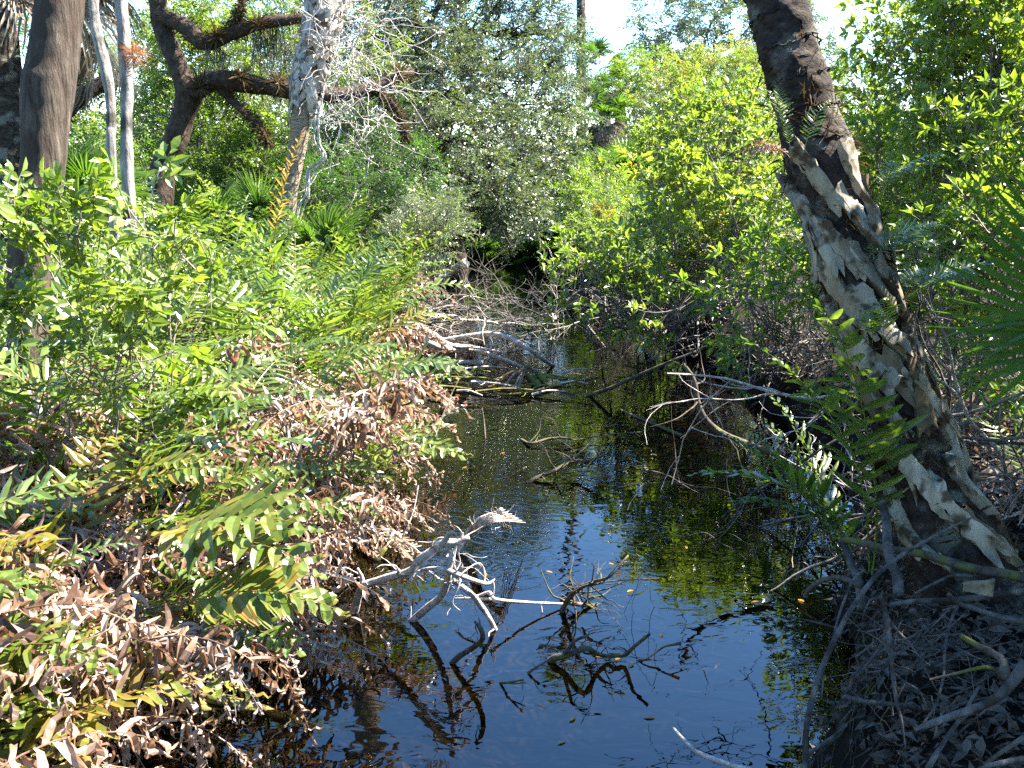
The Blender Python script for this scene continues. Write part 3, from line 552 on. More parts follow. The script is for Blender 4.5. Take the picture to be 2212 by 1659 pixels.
for k, (x, y, h_) in enumerate([(3.5, 4.3, 3.3), (3.0, 3.3, 2.6), (4.3, 3.8, 3.9), (5.0, 4.6, 4.6)]):  # shrubs out of view, added to throw shade on the near bank
    g = gz(x, y); shrub('tall_shrub', 'shade casting shrub on the high bank beyond the fan palm', 'shrub', (x, y, g), [((x, y, g+h_*.75), (.75, .75, h_*.28), 150), ((x+.3, y-.2, g+h_*.45), (.7, .7, h_*.25), 110)], 'pond', 'shrub', 440+k, stems=8, tone=.5, group='shrubs on the high bank', gap=.5)
for k, (x, y, h_, r_) in enumerate([(-6, -4, 6, 2.6), (-1.5, -7, 6.5, 2.8), (4, -6, 6.5, 2.8), (7.5, -1.5, 5.5, 2.6), (8, 3.2, 5.0, 2.2), (-8.5, 1.5, 5.5, 2.4)]):  # unseen oaks added around the viewpoint to block sky light
    g = gz(x, y); tree('creekside_oak', ['spreading oak on the fern bank behind the viewpoint', 'oak over the creek behind the viewpoint', 'oak on the palm bank behind the viewpoint', 'oak on the high palm bank beside the viewpoint', 'low oak beyond the fan palm out on the high bank', 'oak beyond the thick grooved trunk on the fern bank'][k], 'tree', (x, y, g),
        np.array([(x, y, g), (x+.2, y, g+h_*.4), (x, y+.2, g+h_*.8)]), [.2, .15, .1], [((x, y, g+h_*.75), (r_, r_, h_*.3), 200), ((x+.4, y, g+h_*.4), (r_*.9, r_*.9, h_*.3), 170)], 'oakfar', 'oak', 'oakbark', 460+k, gap=.6, sc=1.3)
# leafy shrub in front of the big trunk
shrub('leafy_shrub', 'bright broad leaved shrub in front of the thick grooved trunk', 'shrub', (-2.1, 5.0, gz(-2.1, 5.0)),
      [B(50, 515, 4.7, .26, .25, .1, 12), B(0, 405, 4.7, .1, .15, .07, 3), B(180, 495, 4.7, .24, .25, .08, 7), B(290, 445, 5.0, .16, .2, .04, 4), B(340, 525, 4.9, .22, .2, .09, 7), B(120, 625, 4.6, .34, .2, .14, 12), B(420, 485, 5.1, .12, .14, .04, 3), B(270, 645, 4.7, .3, .22, .13, 9), B(60, 755, 4.5, .25, .2, .14, 7), B(420, 615, 5.1, .2, .2, .1, 5), B(230, 765, 4.5, .25, .2, .1, 6)],
      'near', 'bright', 450, stems=16, stem_r=.006, tone=.45, up=.1, hang=-.1, sub=4, gap=.5, sc=.9)

# ------------------------------------------------------------------ trunks on the left
b = G(62, 905, .3); t = thing('hardwood_tree', 'thick grooved grey brown trunk behind the bright broad leaved shrub', 'tree', b)
TT = 6.2; mb = MB(); q = [(62, 960, 44), (60, 900, 42), (60, 740, 40), (60, 650, 42), (66, 533, 46), (84, 420, 46), (93, 340, 46), (97, 267, 50), (103, 190, 55), (110, 150, 52), (119, 90, 51), (128, 0, 50), (134, -120, 48), (150, -300, 40)]
mb.add(*rough_tube([P(a, c, TT) for a, c, r in q], [px_r(r, TT) for a, c, r in q], 40, 160, .035, 7, 3, .02)); obj('trunk', mb, M['bigbark'], t)
lb = MB(); top = P(150, -300, TT); LVb = [((top[0]-1.0, top[1]+.4, 6.3), (1.6, 1.3, .9), 120), ((top[0]-.2, top[1]+1.6, 7.2), (1.4, 1.3, .9), 110), ((top[0]-2.6, top[1]+.6, 6.8), (1.3, 1.3, .8), 90)]
for c, r, n in LVb:
    lp = limb_path(top, c, rg, .12); lb.add(*tube(lp, np.linspace(.1, .03, len(lp)), 8))
LV, TV, _ = foliage(LVb, 'oak', rg, sc=1.2); lb.add(*TV.arrays()); obj('limb', lb, M['oakbark'], t); obj('crown', LV, M['oak'], t, smooth=False)
def pale(lab, q, tt, seed):
    gx_, gy_ = P(q[-1][0], 500, tt)[:2]; b = np.array([gx_, gy_, gz(gx_, gy_)]); t = thing('pale_tree', lab, 'tree', b)
    pp = [P(a, c, tt) for a, c, r in q]+[b-[0, 0, .1]]; rr = [px_r(r, tt) for a, c, r in q]+[px_r(q[-1][2], tt)*1.2]
    mb = MB(); mb.add(*rough_tube(pp, rr, 22, 140, .12, 5, seed, .05)); obj('trunk', mb, M['palebark'], t); return t
t = pale('pale weathered trunk with a kink, thinner of the two beside the grooved trunk', [(205, -60, 10), (202, 0, 10), (205, 37, 10), (209, 69, 12), (222, 123, 12), (232, 168, 12), (238, 210, 10), (241, 271, 10), (241, 345, 10)], 9.0, 2)
t = pale('straight white weathered trunk carrying a rusty tuft, thicker of the pale pair', [(257, -60, 13), (261, 0, 13), (266, 62, 13), (270, 123, 14), (274, 197, 13), (274, 350, 13)], 8.8, 6)
tm = MB(); lfn = leaf_t(.2, .005, 3, bend=.35)
def tuft(name, lab, cat, c, r, n, mat, group=None, up=.2, wid=1.0):
    rg = np.random.default_rng(int(abs(c[0]*1000))); t = thing(name, lab, cat, c, group); mb = MB(); d = unit(rg.normal(0, 1, (n, 3))+[0, 0, up])
    V = lfn[0].copy(); V[:, 0] *= wid
    mb.add(*scatter((V*r/.2, lfn[1], np.zeros(len(V))), frames(d, 1, rg), np.tile(c, (n, 1))+d*.02, rg.uniform(.5, 1.1, n), rg.uniform(.1, .9, n))); obj('blades', mb, M[mat], t, smooth=False); return t
tuft('air_plant', 'rusty orange air plant tuft on the white trunk', 'air plant', P(292, 118, 8.7), .13, 420, 'airred')
tuft('air_plant', 'grey green air plant tuft between the two pale trunks', 'air plant', P(243, 122, 9.4), .12, 260, 'moss')
tuft('air_plant', 'small pale air plant at the kink of the thinner pale trunk', 'air plant', P(243, 172, 8.85), .07, 160, 'moss')
tuft('air_plant', 'small pale air plant near the top of the thinner pale trunk', 'air plant', P(213, 34, 8.85), .08, 160, 'moss')
tuft('air_plant', 'small air plant low on the side of the white trunk', 'air plant', P(290, 195, 8.7), .06, 140, 'moss')
for k, (a, c, tt) in enumerate([(470, 80, 14.4), (560, 55, 14.4), (520, 168, 14.4), (600, 180, 14.4), (430, 190, 14.6), (862, 165, 15.2)]):
    tuft('air_plant', 'dark air plant rosette perched on a mossy oak limb', 'air plant', P(a, c, tt), .26, 90, 'fuzz', 'air plants along the oak limbs', .6, 3)

# spanish moss
def moss(c, w, L, n, lab, group, seed):
    rg = np.random.default_rng(seed); t = thing('spanish_moss', lab, 'moss', c, group); mb = MB()
    for i in range(n):
        p = [np.array(c)+rg.normal(0, 1, 3)*[w, w, .04]]; l = L*rg.uniform(.3, 1)
        for k in range(6): p.append(p[-1]+np.array([rg.normal(0, .018), rg.normal(0, .018), -l/6]))
        mb.add(*tube(p, np.linspace(.007, .002, 7), 3, False), rg.random())
    obj('strands', mb, M['moss'], t); return t
mg = 'spanish moss hanging in the oaks'
for k, (a, c, tt, L) in enumerate([(900, 250, 16.5, .9), (895, 290, 16.4, .6), (990, 440, 15.5, .5), (1150, 330, 17, .5), (1130, 120, 18, .5), (830, 230, 16, .6), (560, 80, 14.6, .7), (590, 60, 14.6, .8), (470, 110, 14.6, .6), (1010, 130, 18, .4), (760, 250, 16, .5), (620, 100, 15, .6), (690, 60, 16, .6), (930, 230, 17, .5)]):
    moss(P(a, c, tt), .1, L, 45, 'grey wisp of moss hanging from an oak branch over the undergrowth', mg, k+50)

# ------------------------------------------------------------------ palms
def fan_mesh(seed, mat, nseg=34, L=.62, pet=.5, spread=2.1, droop=.25, w=.034, k=4, cup=.35):
    rg = np.random.default_rng(seed); V0, F0 = tube(smooth_path([[0, 0, 0], [0, pet*.5, pet*.12], [0, pet, pet*.1]], 7), np.linspace(.009, .006, 7), 5, False)
    mb = MB(); mb.add(V0, F0, .9); o = np.array([0, pet, pet*.1])
    for i in range(nseg):
        a = (i/(nseg-1)*2-1)*spread; l = L*(1-.28*(abs(a)/spread)**2)*rg.uniform(.92, 1.05)
        d = np.array([math.sin(a), math.cos(a), cup*(.3+abs(math.sin(a)))*.6+.03*rg.normal()]); d = unit(d); sd = np.array([math.cos(a), -math.sin(a), 0.0]); c = [o]; cd = d.copy()
        for q in range(k): cd = unit(cd+np.array([0, 0, -droop*(.2+q/k)*rg.uniform(.6, 1.4)])); c.append(c[-1]+cd*l/k)
        s = np.linspace(0, 1, k+1); ww = w*np.clip(np.minimum(s*3.2+.2, 1)*(1-s**3), .05, 1)
        nn = unit(np.cross(sd, np.gradient(np.array(c), axis=0))); V, F = ribbon(c, np.tile(sd, (k+1, 1)), ww, .35*(1 if i % 2 else 1), nn); mb.add(V, F, .5+rg.normal(0, .13))
    V, F, T = mb.arrays(); return mesh_from('frond', V, F, T, mat, False)
FAN = {'stiff': [fan_mesh(1, M['palm']), fan_mesh(2, M['palm'], droop=.15)], 'sabal': [fan_mesh(3, M['palm'], L=.85, pet=.9, droop=.5, nseg=36), fan_mesh(4, M['palm'], L=.8, pet=.8, droop=.7)],
       'dead': [fan_mesh(5, M['palmdead'], L=.8, pet=.8, droop=1.0, spread=1.6, nseg=26), fan_mesh(6, M['palmdead'], L=.7, pet=.7, droop=.9, spread=1.3, nseg=22)]}
def palm_head(t, c, n, kinds, seed, sc=1.0, lo=-.3, hi=1.3):
    rg = random.Random(seed); c = np.array(c)-np.array(t.location)
    for i in range(n):
        e = rg.uniform(lo, hi); k = kinds if isinstance(kinds, str) else (kinds[0] if e > .1 else kinds[1])
        link_mesh('frond', rg.choice(FAN[k]), t, c, (e, rg.uniform(-.4, .4), rg.uniform(0, 2*PI)), sc*rg.uniform(.8, 1.1))
def palmetto(lab, c, n, seed, sc=1.0, group=None, lo=.1, hi=1.35):
    t = thing('saw_palmetto', lab, 'palmetto', c, group); palm_head(t, c, n, ('stiff', 'dead') if lo < 0 else 'stiff', seed, sc, lo, hi); return t
def cabbage(lab, c, head, r, seed, n=20, sc=1.0, name='cabbage_palm'):
    t = thing(name, lab, 'palm', c); mb = MB(); mb.add(*rough_tube([c, (np.array(c)+head)/2+[.1, 0, 0], head], [r*1.1, r, r*.9], 14, 40, .06, 8, seed)); obj('trunk', mb, M['palmbark'], t)
    palm_head(t, head, n, ('sabal', 'dead'), seed, sc, -.9, 1.3); return t
cabbage('cabbage palm with a bushy green head below the sky gap', at_ground(1300, 27), P(1300, 165, 27), .17, 11, 26, .8)
cabbage('cabbage palm with pale dead skirt beside the bright green shrub', at_ground(1345, 24), P(1335, 210, 24), .16, 12, 26, .75)
cabbage('cabbage palm with spiky head in front of the far palms', at_ground(1285, 22), P(1285, 275, 22), .16, 13, 24, .7)
cabbage('tall slim palm trunk crossing the sky gap', at_ground(1252, 28), P(1240, -620, 28), .13, 14, 20, .8)
cabbage('shaggy palm with hanging dead fronds at the edge behind the grooved trunk', at_ground(20, 11), P(-10, -30, 11), .18, 15, 30, 1.2)
pg = 'saw palmettos on the far bank'
for k, (a, tt, h_, lab) in enumerate([(1250, 19, .9, 'shaded saw palmetto at the far creek bend below the palms'), (1300, 20, .7, 'dark saw palmetto beside the olive shrub'), (1370, 20, 1.0, 'blue green saw palmetto above the olive shrub'), (1410, 21, 1.2, 'saw palmetto with a sunlit top below the bright shrub'), (1220, 21, .4, 'lowest saw palmetto in the dark hollow'), (1160, 22, .3, 'saw palmetto deep in the shade under the oak'), (1080, 23, .2, 'saw palmetto behind the dark water bend'), (1010, 22, .1, 'saw palmetto on the dark bank under the drooping oak')]):
    g = at_ground(a, tt); g[2] += h_; palmetto(lab, g, 16, 30+k, 1.15, pg)
for k, (a, tt, h_, lab) in enumerate([(160, 11, 1.0, 'spiky palmetto between the thick trunk and the pale trunks'), (210, 12, .9, 'palmetto behind the thinner pale trunk'), (470, 12.5, .5, 'palmetto fan showing over the ferns'), (690, 12, .4, 'palmetto beside the foot of the slender palm'), (570, 14, .6, 'shaded palmetto behind the orange fern frond')]):
    g = at_ground(a, tt); g[2] += h_; palmetto(lab, g, 12, 60+k, .9)

# slender palm in the middle with peeling boots
T3 = 12.5; q = [(722, -90, 40), (704, 0, 36), (694, 50, 34), (683, 100, 32), (668, 160, 31), (660, 215, 29), (652, 245, 25), (640, 333, 21), (627, 400, 20), (619, 483, 18), (614, 560, 18)]
b = np.array(P(612, 600, T3)); b[2] = gz(b[0], b[1]); t = thing('cabbage_palm', 'slender leaning palm with pale criss-cross boots above a brown ringed trunk', 'palm', b)
pp = [b-[0, 0, .1]]+[P(a, c, T3) for a, c, r in q[::-1]]; rr = [.13]+[px_r(r, T3)*.9 for a, c, r in q[::-1]]
pt = pp[-1]+[.25, 0, 3.2]; pp.append(pt); rr.append(.17); _l = np.concatenate([[0], np.cumsum(np.linalg.norm(np.diff(np.array(pp), axis=0), axis=1))]); BT0 = _l[6]/_l[-1]; BT1 = _l[11]/_l[-1]
mb = MB(); mb.add(*rough_tube(pp, rr, 24, 160, .05, 9, 8)); obj('trunk', mb, M['palmbark2'], t)
def boots(t, pp, rr, s0, s1, n, L, w, seed, facing=None, out=.02, mat='boot', spreadang=1.0, single=.12):
    rg = np.random.default_rng(seed); NS = 400; sp = smooth_path(np.column_stack([pp, rr]), NS); C = sp[:, :3]; Rr = sp[:, 3]
    arc = np.concatenate([[0], np.cumsum(np.linalg.norm(np.diff(C, axis=0), axis=1))]); tot = arc[-1]
    d = unit(np.gradient(C, axis=0)); X = unit(np.cross(d, [0, 1.0, 0])); X = -X if X[NS//2][0] < 0 else X; Y = unit(np.cross(d, X)); Y = Y*(-1 if Y[NS//2][1] < 0 else 1)
    def on(s, th, off):
        s = np.clip(s, 0, tot); c = [np.interp(s, arc, C[:, k]) for k in range(3)]; r = np.interp(s, arc, Rr)
        x = [np.interp(s, arc, X[:, k]) for k in range(3)]; y = [np.interp(s, arc, Y[:, k]) for k in range(3)]
        c, x, y = np.stack(c, -1), np.stack(x, -1), np.stack(y, -1)
        return c+(r+off)[..., None]*(np.sin(th)[..., None]*x-np.cos(th)[..., None]*y)
    for i in range(n):
        f = (i+.5)/n; s = (s0+(s1-s0)*f)*tot; th0 = i*2.4+rg.normal(0, .12); mb = MB(); Lb = L*rg.uniform(.8, 1.25)
        for sg in (-1, 1):
            if rg.random() < (single if sg < 0 else .12): continue
            k = 14; u = np.linspace(0, 1, k); wd = w*(1-.35*u)*rg.uniform(.85, 1.15)*np.where(u < .06, .75, 1)*(1 if single < .5 else rg.uniform(.7, 1.25)); ej = rg.normal(0, .034, (2, 5)); wf = np.clip(1-u*6, 0, 1), np.clip(u*6-5, 0, 1); curl = rg.uniform(0, .03)*(rg.random() < .5); twp = rg.normal(0, .01); rloc = np.interp(s, arc, Rr)
            cs = s+Lb*.28-u*Lb; ct = th0+sg*(.12+spreadang*u**1.15*rg.uniform(.85, 1.15))
            off = out*(1.0+1.3*np.exp(-u*3.5))+.008*rg.random()+.004*np.sin(u*9+i); jag = rg.normal(0, .11, (k, 2))
            m_ = np.linspace(-.5, .5, 5); rows = []
            # strip runs obliquely: width measured across the strip direction on the unrolled trunk
            dx = np.gradient(ct)*rloc; dy = np.gradient(cs); ln = np.hypot(dx, dy)+1e-9; nx, ny = -dy/ln, dx/ln
            for mi, mm in enumerate(m_):
                ww = mm*wd*(1+(jag[:, 0] if mm < 0 else jag[:, 1])); ss = cs+ny*ww+wf[0]*ej[0, mi]+wf[1]*ej[1, mi]; tt_ = ct+nx*ww/rloc; rows.append(on(ss, tt_, off+.004*(1-(mm*2)**2)+curl*u**3+twp*mm*2+.006*i%.017))
            inner = [on(cs+ny*mm*wd, ct+nx*mm*wd/rloc, off-.03) for mm in (-.5, .5)]
            A = np.stack(rows, 1); nr = 5; V = A.reshape(-1, 3); F = [[a*nr+c, a*nr+c+1, (a+1)*nr+c+1, (a+1)*nr+c] for a in range(k-1) for c in range(nr-1)]; mb.add(V, F)
            for e, ed in ((0, 0), (1, nr-1)):
                V2 = np.concatenate([A[:, ed], inner[e]]); mb.add(V2, [[a, a+1, k+a+1, k+a] for a in range(k-1)])
            for r_ in (0, k-1):
                V2 = np.concatenate([A[r_], [inner[0][r_]+(inner[1][r_]-inner[0][r_])*q/(nr-1) for q in range(nr)]]); mb.add(V2, [[a, a+1, nr+a+1, nr+a] for a in range(nr-1)])
        if mb.n: obj('boot', mb, M[mat], t, smooth=True)
    return on, arc, tot
boots(t, pp, rr, BT0, BT1, 40, .42, .09, 5, out=.03, spreadang=1.5, mat='boot2')
palm_head(t, pt, 22, ('sabal', 'dead'), 71, 1.1, -.9, 1.3)
# dead vine tangle beside it
def twigball(name, lab, cat, c, r, n, seed, rad=.005, mat='twig', group=None, dirn=(0, 0, 0), L=(.3, .9), wob=.5, origin=None):
    rg = np.random.default_rng(seed); t = thing(name, lab, cat, c if origin is None else origin, group); mb = MB(); c = np.array(c)
    for i in range(n):
        p = [c+rg.normal(0, .5, 3)*r]; d = unit(rg.normal(0, 1, 3)+np.array(dirn)); l = rg.uniform(*L); m = 10
        for k in range(m): d = unit(d+rg.normal(0, wob, 3)*.6); p.append(p[-1]+d*l/m)
        mb.add(*tube(smooth_path(p, 16), np.linspace(rad, rad*.3, 16), 4, False))
    obj('tangle', mb, M[mat], t); return t
twigball('dead_vine', 'pale tangle of dead vine twigs clinging to the slender palm', 'vine', P(745, 110, 12.2), (.5, .35, 1.2), 150, 91, .0065, 'deadwood', dirn=(.5, 0, -.1), L=(.5, 1.3))
t = thing('hanging_vine', 'twisted bare vine hanging beside the slender palm down to the ferns', 'vine', P(655, 480, 12.1)); mb = MB()
for k in range(3):
    base = [(690, 230), (686, 300), (695, 340), (672, 370), (668, 420), (650, 450), (640, 520), (610, 600)]
    mb.add(*tube(smooth_path([P(a+random.uniform(-9, 9), c, 12.1+random.uniform(-.1, .1)) for a, c in base], 60), np.linspace(.014, .008, 60), 5))
obj('stem', mb, M['deadwood'], t)

# ------------------------------------------------------------------ the near leaning palm trunk
qn = [(2110, 1290, 150, 3.78), (2072, 1190, 122, 3.8), (2015, 1080, 98, 3.85), (1987, 980, 90, 3.9), (1955, 880, 85, 3.95), (1912, 770, 80, 4.0), (1868, 650, 78, 4.03), (1828, 530, 80, 4.06), (1797, 430, 77, 4.1), (1767, 330, 73, 4.14), (1737, 220, 68, 4.18), (1708, 120, 66, 4.2), (1678, 10, 65, 4.24), (1660, -60, 65, 4.28), (1612, -260, 64, 4.4), (1580, -480, 62, 4.55)]
pp = [P(a, c, tt) for a, c, r, tt in qn]+[np.array([.95, 5.0, 5.5]), np.array([.9, 5.2, 8.4])]; rr = [px_r(r, tt)-(.006 if i > 8 else .042 if i < 6 else .034) for i, (a, c, r, tt) in enumerate(qn)]+[.13, .12]
NP0 = np.array(pp); _l = np.concatenate([[0], np.cumsum(np.linalg.norm(np.diff(NP0, axis=0), axis=1))]); BOOT1 = _l[9]*1.03/_l[-1]; BOOT0 = _l[2]*1.1/_l[-1]; VIS = _l[13]/_l[-1]
b = pp[0].copy(); b[2] = gz(b[0], b[1]); t = near_palm = thing('cabbage_palm', 'thick leaning palm trunk with cracked pale boots rising from the root tangle', 'palm', b)
pp = [pp[0]+(pp[0]-pp[1])*.9]+pp; rr = [rr[0]*1.25]+rr
mb = MB(); V, F = rough_tube(pp, rr, 72, 520, .1, 13, 12)
mb.add(V, F); obj('trunk', mb, M['palmbark'], t)
on, arc, tot = boots(t, pp, rr, BOOT0, BOOT1, 66, .27, .068, 9, out=.013, spreadang=.8, single=.8)
# fibre mats and peeling strips on the trunk
rg = np.random.default_rng(3); fb = MB(); lf = leaf_t(.07, .006, 2); n = 5200; s = rg.uniform(.0, 1, n)*tot*(BOOT1+.06); th = rg.uniform(-PI, PI, n)
keep = nz(s*3, th*1.2, 0, 2.2, 4) > .12; s, th = s[keep], th[keep]; pos = on(s, th, np.full(len(s), .004)); ctr = on(s, th, np.full(len(s), -.1)); d = unit(pos-ctr)
fb.add(*scatter((lf[0], lf[1], np.zeros(len(lf[0]))), frames(d*.35+rg.normal(0, .7, d.shape)+[0, 0, -.3], 1, rg), pos, rg.uniform(.5, 1.6, len(pos)), rg.uniform(0, .8, len(pos)))); obj('fibre', fb, M['fuzz'], t, smooth=False)
# scar rings on the bare upper trunk
for f in np.arange(BOOT1+.01, VIS+.03, .017):
    m_ = 56; a = np.linspace(0, 2*PI, m_); ss = np.full(m_, f*tot)+.012*np.sin(a*3+f*40)+.006*rg.normal(0, 1, m_); ring = on(ss, a, .004+.004*rg.normal(0, 1, m_))
    mb = MB(); mb.add(*tube(ring, .002+.004*rg.random(m_), 6, False)); obj('leaf_scar', mb, M['palmbark'], t)
palm_head(t, (.9, 5.2, 8.4), 20, ('sabal', 'dead'), 72, 1.1, -.3, 1.3)
# moss cushion on trunk base
for k, (a, c) in []:
    p0 = P(a, c, 3.72); mb = MB(); nn = 260; d = unit(rg.normal(0, 1, (nn, 3))+[0, -1, 0]); lf2 = leaf_t(.012, .004, 1)
    mb.add(*scatter((lf2[0], lf2[1], np.zeros(4)), frames(d, 1, rg), p0+rg.normal(0, 1, (nn, 3))*[.022, .02, .02], rg.uniform(.6, 1.4, nn), rg.uniform(.3, .9, nn))); mb.V = [v*[1, 1, 1] for v in mb.V]; tag(obj('moss_cushion', mb, M['bright'], None, False, origin=p0), ['moss cushion midway up the sunlit edge of the thick palm trunk', 'moss cushion just under the highest one on the thick palm trunk', 'moss cushion near the sunlit foot of the thick palm trunk', 'moss cushion in the shade at the foot of the thick palm trunk'][k], 'moss')

# near fan palm at the right edge
def near_fan(lab, c, dirv, seed, L, droop, mat='palm', n=30, spread=1.7, sc=1.0):
    me = fan_mesh(seed, M[mat], nseg=n, L=L, pet=.55, spread=spread, droop=droop, w=.027, k=8, cup=.15); return me
t = thing('fan_palm', 'green fan palm with stiff blades at the edge beyond the leaning trunk', 'palm', (2.55, 3.2, gz(2.55, 3.2)))
def put_fan(me, hub, tipdir, normal):
    Y = unit(np.array(tipdir, float)); Z = unit(np.array(normal, float)-Y*np.dot(normal, Y)); X = np.cross(Y, Z)
    from mathutils import Matrix
    o = link_mesh('frond', me, t); R3 = Matrix(((X[0], Y[0], Z[0]), (X[1], Y[1], Z[1]), (X[2], Y[2], Z[2])))
    hubl = Vector(R3 @ Vector((0, .55, .055))); o.rotation_euler = R3.to_euler(); o.location = Vector(hub)-hubl-t.location
put_fan(near_fan('', 0, 0, 81, .88, .0, n=32, spread=1.0), P(2425, 740, 3.3), (-.66, -.1, .76), (-.25, -.7, .45))
put_fan(near_fan('', 0, 0, 82, .5, .2, n=4, spread=.3), P(2330, 700, 3.2), (-1, -.1, .1), (.1, -.5, .85))
put_fan(near_fan('', 0, 0, 83, .5, .12, n=26), P(2400, 560, 3.6), (-.2, .1, .9), (-.3, -.9, .1))
put_fan(near_fan('', 0, 0, 84, .5, .22, n=6, spread=.5), P(2340, 720, 3.3), (-.8, .2, -.35), (-.2, -.8, .6))
# ------------------------------------------------------------------ ferns on the left bank
rnd = random.Random(11); placed = []
def free(x, y, d): return all((x-a)**2+(y-b)**2 > d*d for a, b in placed)
GL = 'leather ferns crowding the sunny bank'
for _ in range(9000):
    y = 2.0+rnd.random()**.8*15; xl = float(np.interp(y, LY, LX)); w = min(4.6, .3+.52*(y+.8)-abs(xl)) ; x = xl-.02-(.4 if 6.8 < y < 12.5 else .12 if y > 5.5 else 0)-rnd.random()*max(w, .4)
    d = .2+.03*y
    if not free(x, y, d) or (x+2.1)**2+(y-6.3)**2 < .12: continue
    placed.append((x, y)); e = xl-x; far_ = y > 8
    if e < .4 and y < 5.2: mix = dict(dead=2.2, dead2=2.6, old=2.4, yel=.7, low=.2); lab = 'withered brown fern slumping over the near water edge'; g = 'withered ferns at the near water edge'; n = 10; sc = .7
    elif e < .6 and y < 8.2: mix = dict(dead=2.6, dead2=2.6, old=1.4, yel=.4, arch=1.2); lab = 'brown fern drooping to the water below the green fern slope'; g = 'brown ferns along the water edge'; n = 12; sc = .78
    elif y < 4.6: mix = dict(dead=2, dead2=2.4, old=2, yel=.4, low=1.0); lab = 'mixed green and brown fern in the near corner of the bank'; g = 'half withered ferns in the near corner'; n = 10; sc = .72
    elif y < 7: mix = dict(dead=1.7, dead2=1.6, arch=3.0, low=1.2, yel=.5, old=1.3); lab = 'fern with green fronds rising from brown dead ones below the thick trunk'; g = 'ferns below the thick trunk'; n = 9; sc = .84
    elif y < 9.5: mix = dict(arch=3, up=3, dead=1.6, yel=.4); lab = 'lush green fern on the middle of the sunny slope'; g = 'green ferns on the middle slope'; n = 8; sc = .82
    else: mix = dict(arch=3, up=3, dead=1, yel=.4); lab = 'distant green fern in front of the shaded shrubs'; g = 'green ferns at the top of the slope'; n = 7; sc = .92
    az = azs = None
    if e < .6: az, azs = R(95), 1.3
    fern(x, y, mix, lab, g, int(x*1000+y*77), sc, n, az, azs)
# ferns that stand out
def hero(lab, px, py, z, mix, sc, n, az, azs, seed): p = G(px, py, z); return fern(p[0], p[1], mix, lab, None, seed, sc, n, az, azs, z=z)
hero('bright green fern reaching over the water beyond the brown fronds', 720, 900, .25, dict(low=1), .85, 5, R(85), .35, 901)
hero('fern with one dark green arching frond in the brown thicket', 300, 1010, .3, dict(arch=1), .5, 3, R(60), .3, 902)
hero('green and yellow fern bending low over the near water', 330, 1250, .3, dict(yel=2, low=2), .72, 6, R(110), .45, 903)
hero('low yellowing fern over the water below the brown drapes', 380, 1420, .22, dict(yel=2, low=1), .6, 5, R(100), .5, 904)
hero('long dead fern fronds trailing into the water from the brown drapes', 690, 960, .5, dict(dead=1), .68, 6, R(115), .5, 905)
hero('dead brown fern draped low in the near corner', 150, 1480, .35, dict(dead=2, old=1), .62, 8, R(120), .8, 906)
hero('grey skeleton fern frond reaching down to the sunken log', 330, 1400, .3, dict(old=1), .85, 3, R(125), .3, 907)
HG = P(578, 500, 9.3); fern(HG[0], HG[1], dict(gold=1), 'tall golden brown fern frond standing before the slender palm', None, 908, .82, 1, 0, .05, z=HG[2]-.1, vary=0)
hero('tall green fern with upright fronds in the middle of the slope', 350, 660, .6, dict(up=1), .95, 5, None, None, 909)
hero('upright green fern left of the slender palm', 520, 590, .6, dict(up=1), .95, 5, None, None, 910)
# ferns by the palm on the right
def hero2(lab, px, py, t_, mix, sc, n, az, azs, seed): p = P(px, py, t_); return fern(p[0], p[1], mix, lab, None, seed, sc, n, az, azs, z=p[2])
hero2('dark green fern with long upright fronds leaning left of the palm foot', 1850, 1230, 4.15, dict(slant=1), .64, 3, R(-85), .25, 920)
hero2('fern frond pair arching low over the water by the palm foot', 1860, 1180, 4.0, dict(low=1), .66, 2, R(-92), .2, 921)
hero2('shaded fern with tall thin fronds against the palm trunk', 1870, 1240, 4.0, dict(up=1), .72, 2, R(-120), .3, 922)
hero2('glossy green fern low over the leaf reflections', 1820, 1190, 4.4, dict(slant=1), .55, 2, R(-60), .3, 923)
hero2('large olive fern frond with broad leaflets bending over the near water', 330, 1180, 3.75, dict(broad=1), .75, 3, R(125), .25, 924)
hero2('broad leaved yellowing frond lowest over the sunken log', 330, 1330, 3.5, dict(broad=1), .6, 2, R(110), .2, 925)
hero2('broad fern frond fanned flat in the middle of the brown thicket', 260, 1060, 4.1, dict(broad=1), .55, 2, R(100), .3, 926)
hero2('bright green frond reaching right over the dead fronds to the water', 640, 850, 6.6, dict(low=1), .85, 3, R(85), .2, 927)
# epiphytes on the trunk
def epi(lab, p, kind, sc, n, az, azs, seed):
    fern(p[0], p[1], {kind: 1}, lab, None, seed, sc, n, az, azs, z=p[2], name='trunk_fern')
epi('small fern sprouting high on the shaded face of the leaning trunk', P(1695, 295, 3.98), 'up', .2, 2, R(-20), .5, 931)
epi('small yellow green fern sprouting below the highest one on the leaning trunk', P(1728, 330, 3.98), 'up', .18, 2, R(20), .6, 932)
epi('brown curled fern on the shaded side of the leaning trunk', P(1712, 340, 3.95), 'dead', .15, 4, R(-60), 1, 933)
epi('lobed golden fern on the sunny side of the trunk beside the fan palm', P(1950, 640, 3.95), 'low', .28, 7, R(70), 1.2, 934)
epi('pale fern fronds reaching off the sunny edge of the trunk halfway up', P(1900, 560, 3.9), 'low', .24, 5, R(60), 1.0, 935)
epi('fern tuft high on the sunny edge of the leaning trunk', P(1880, 430, 4.0), 'arch', .2, 5, R(70), 1.0, 936)
epi('dark wispy fern hanging on the shaded trunk face', P(1870, 740, 3.78), 'arch', .2, 4, R(180), 1.2, 937)

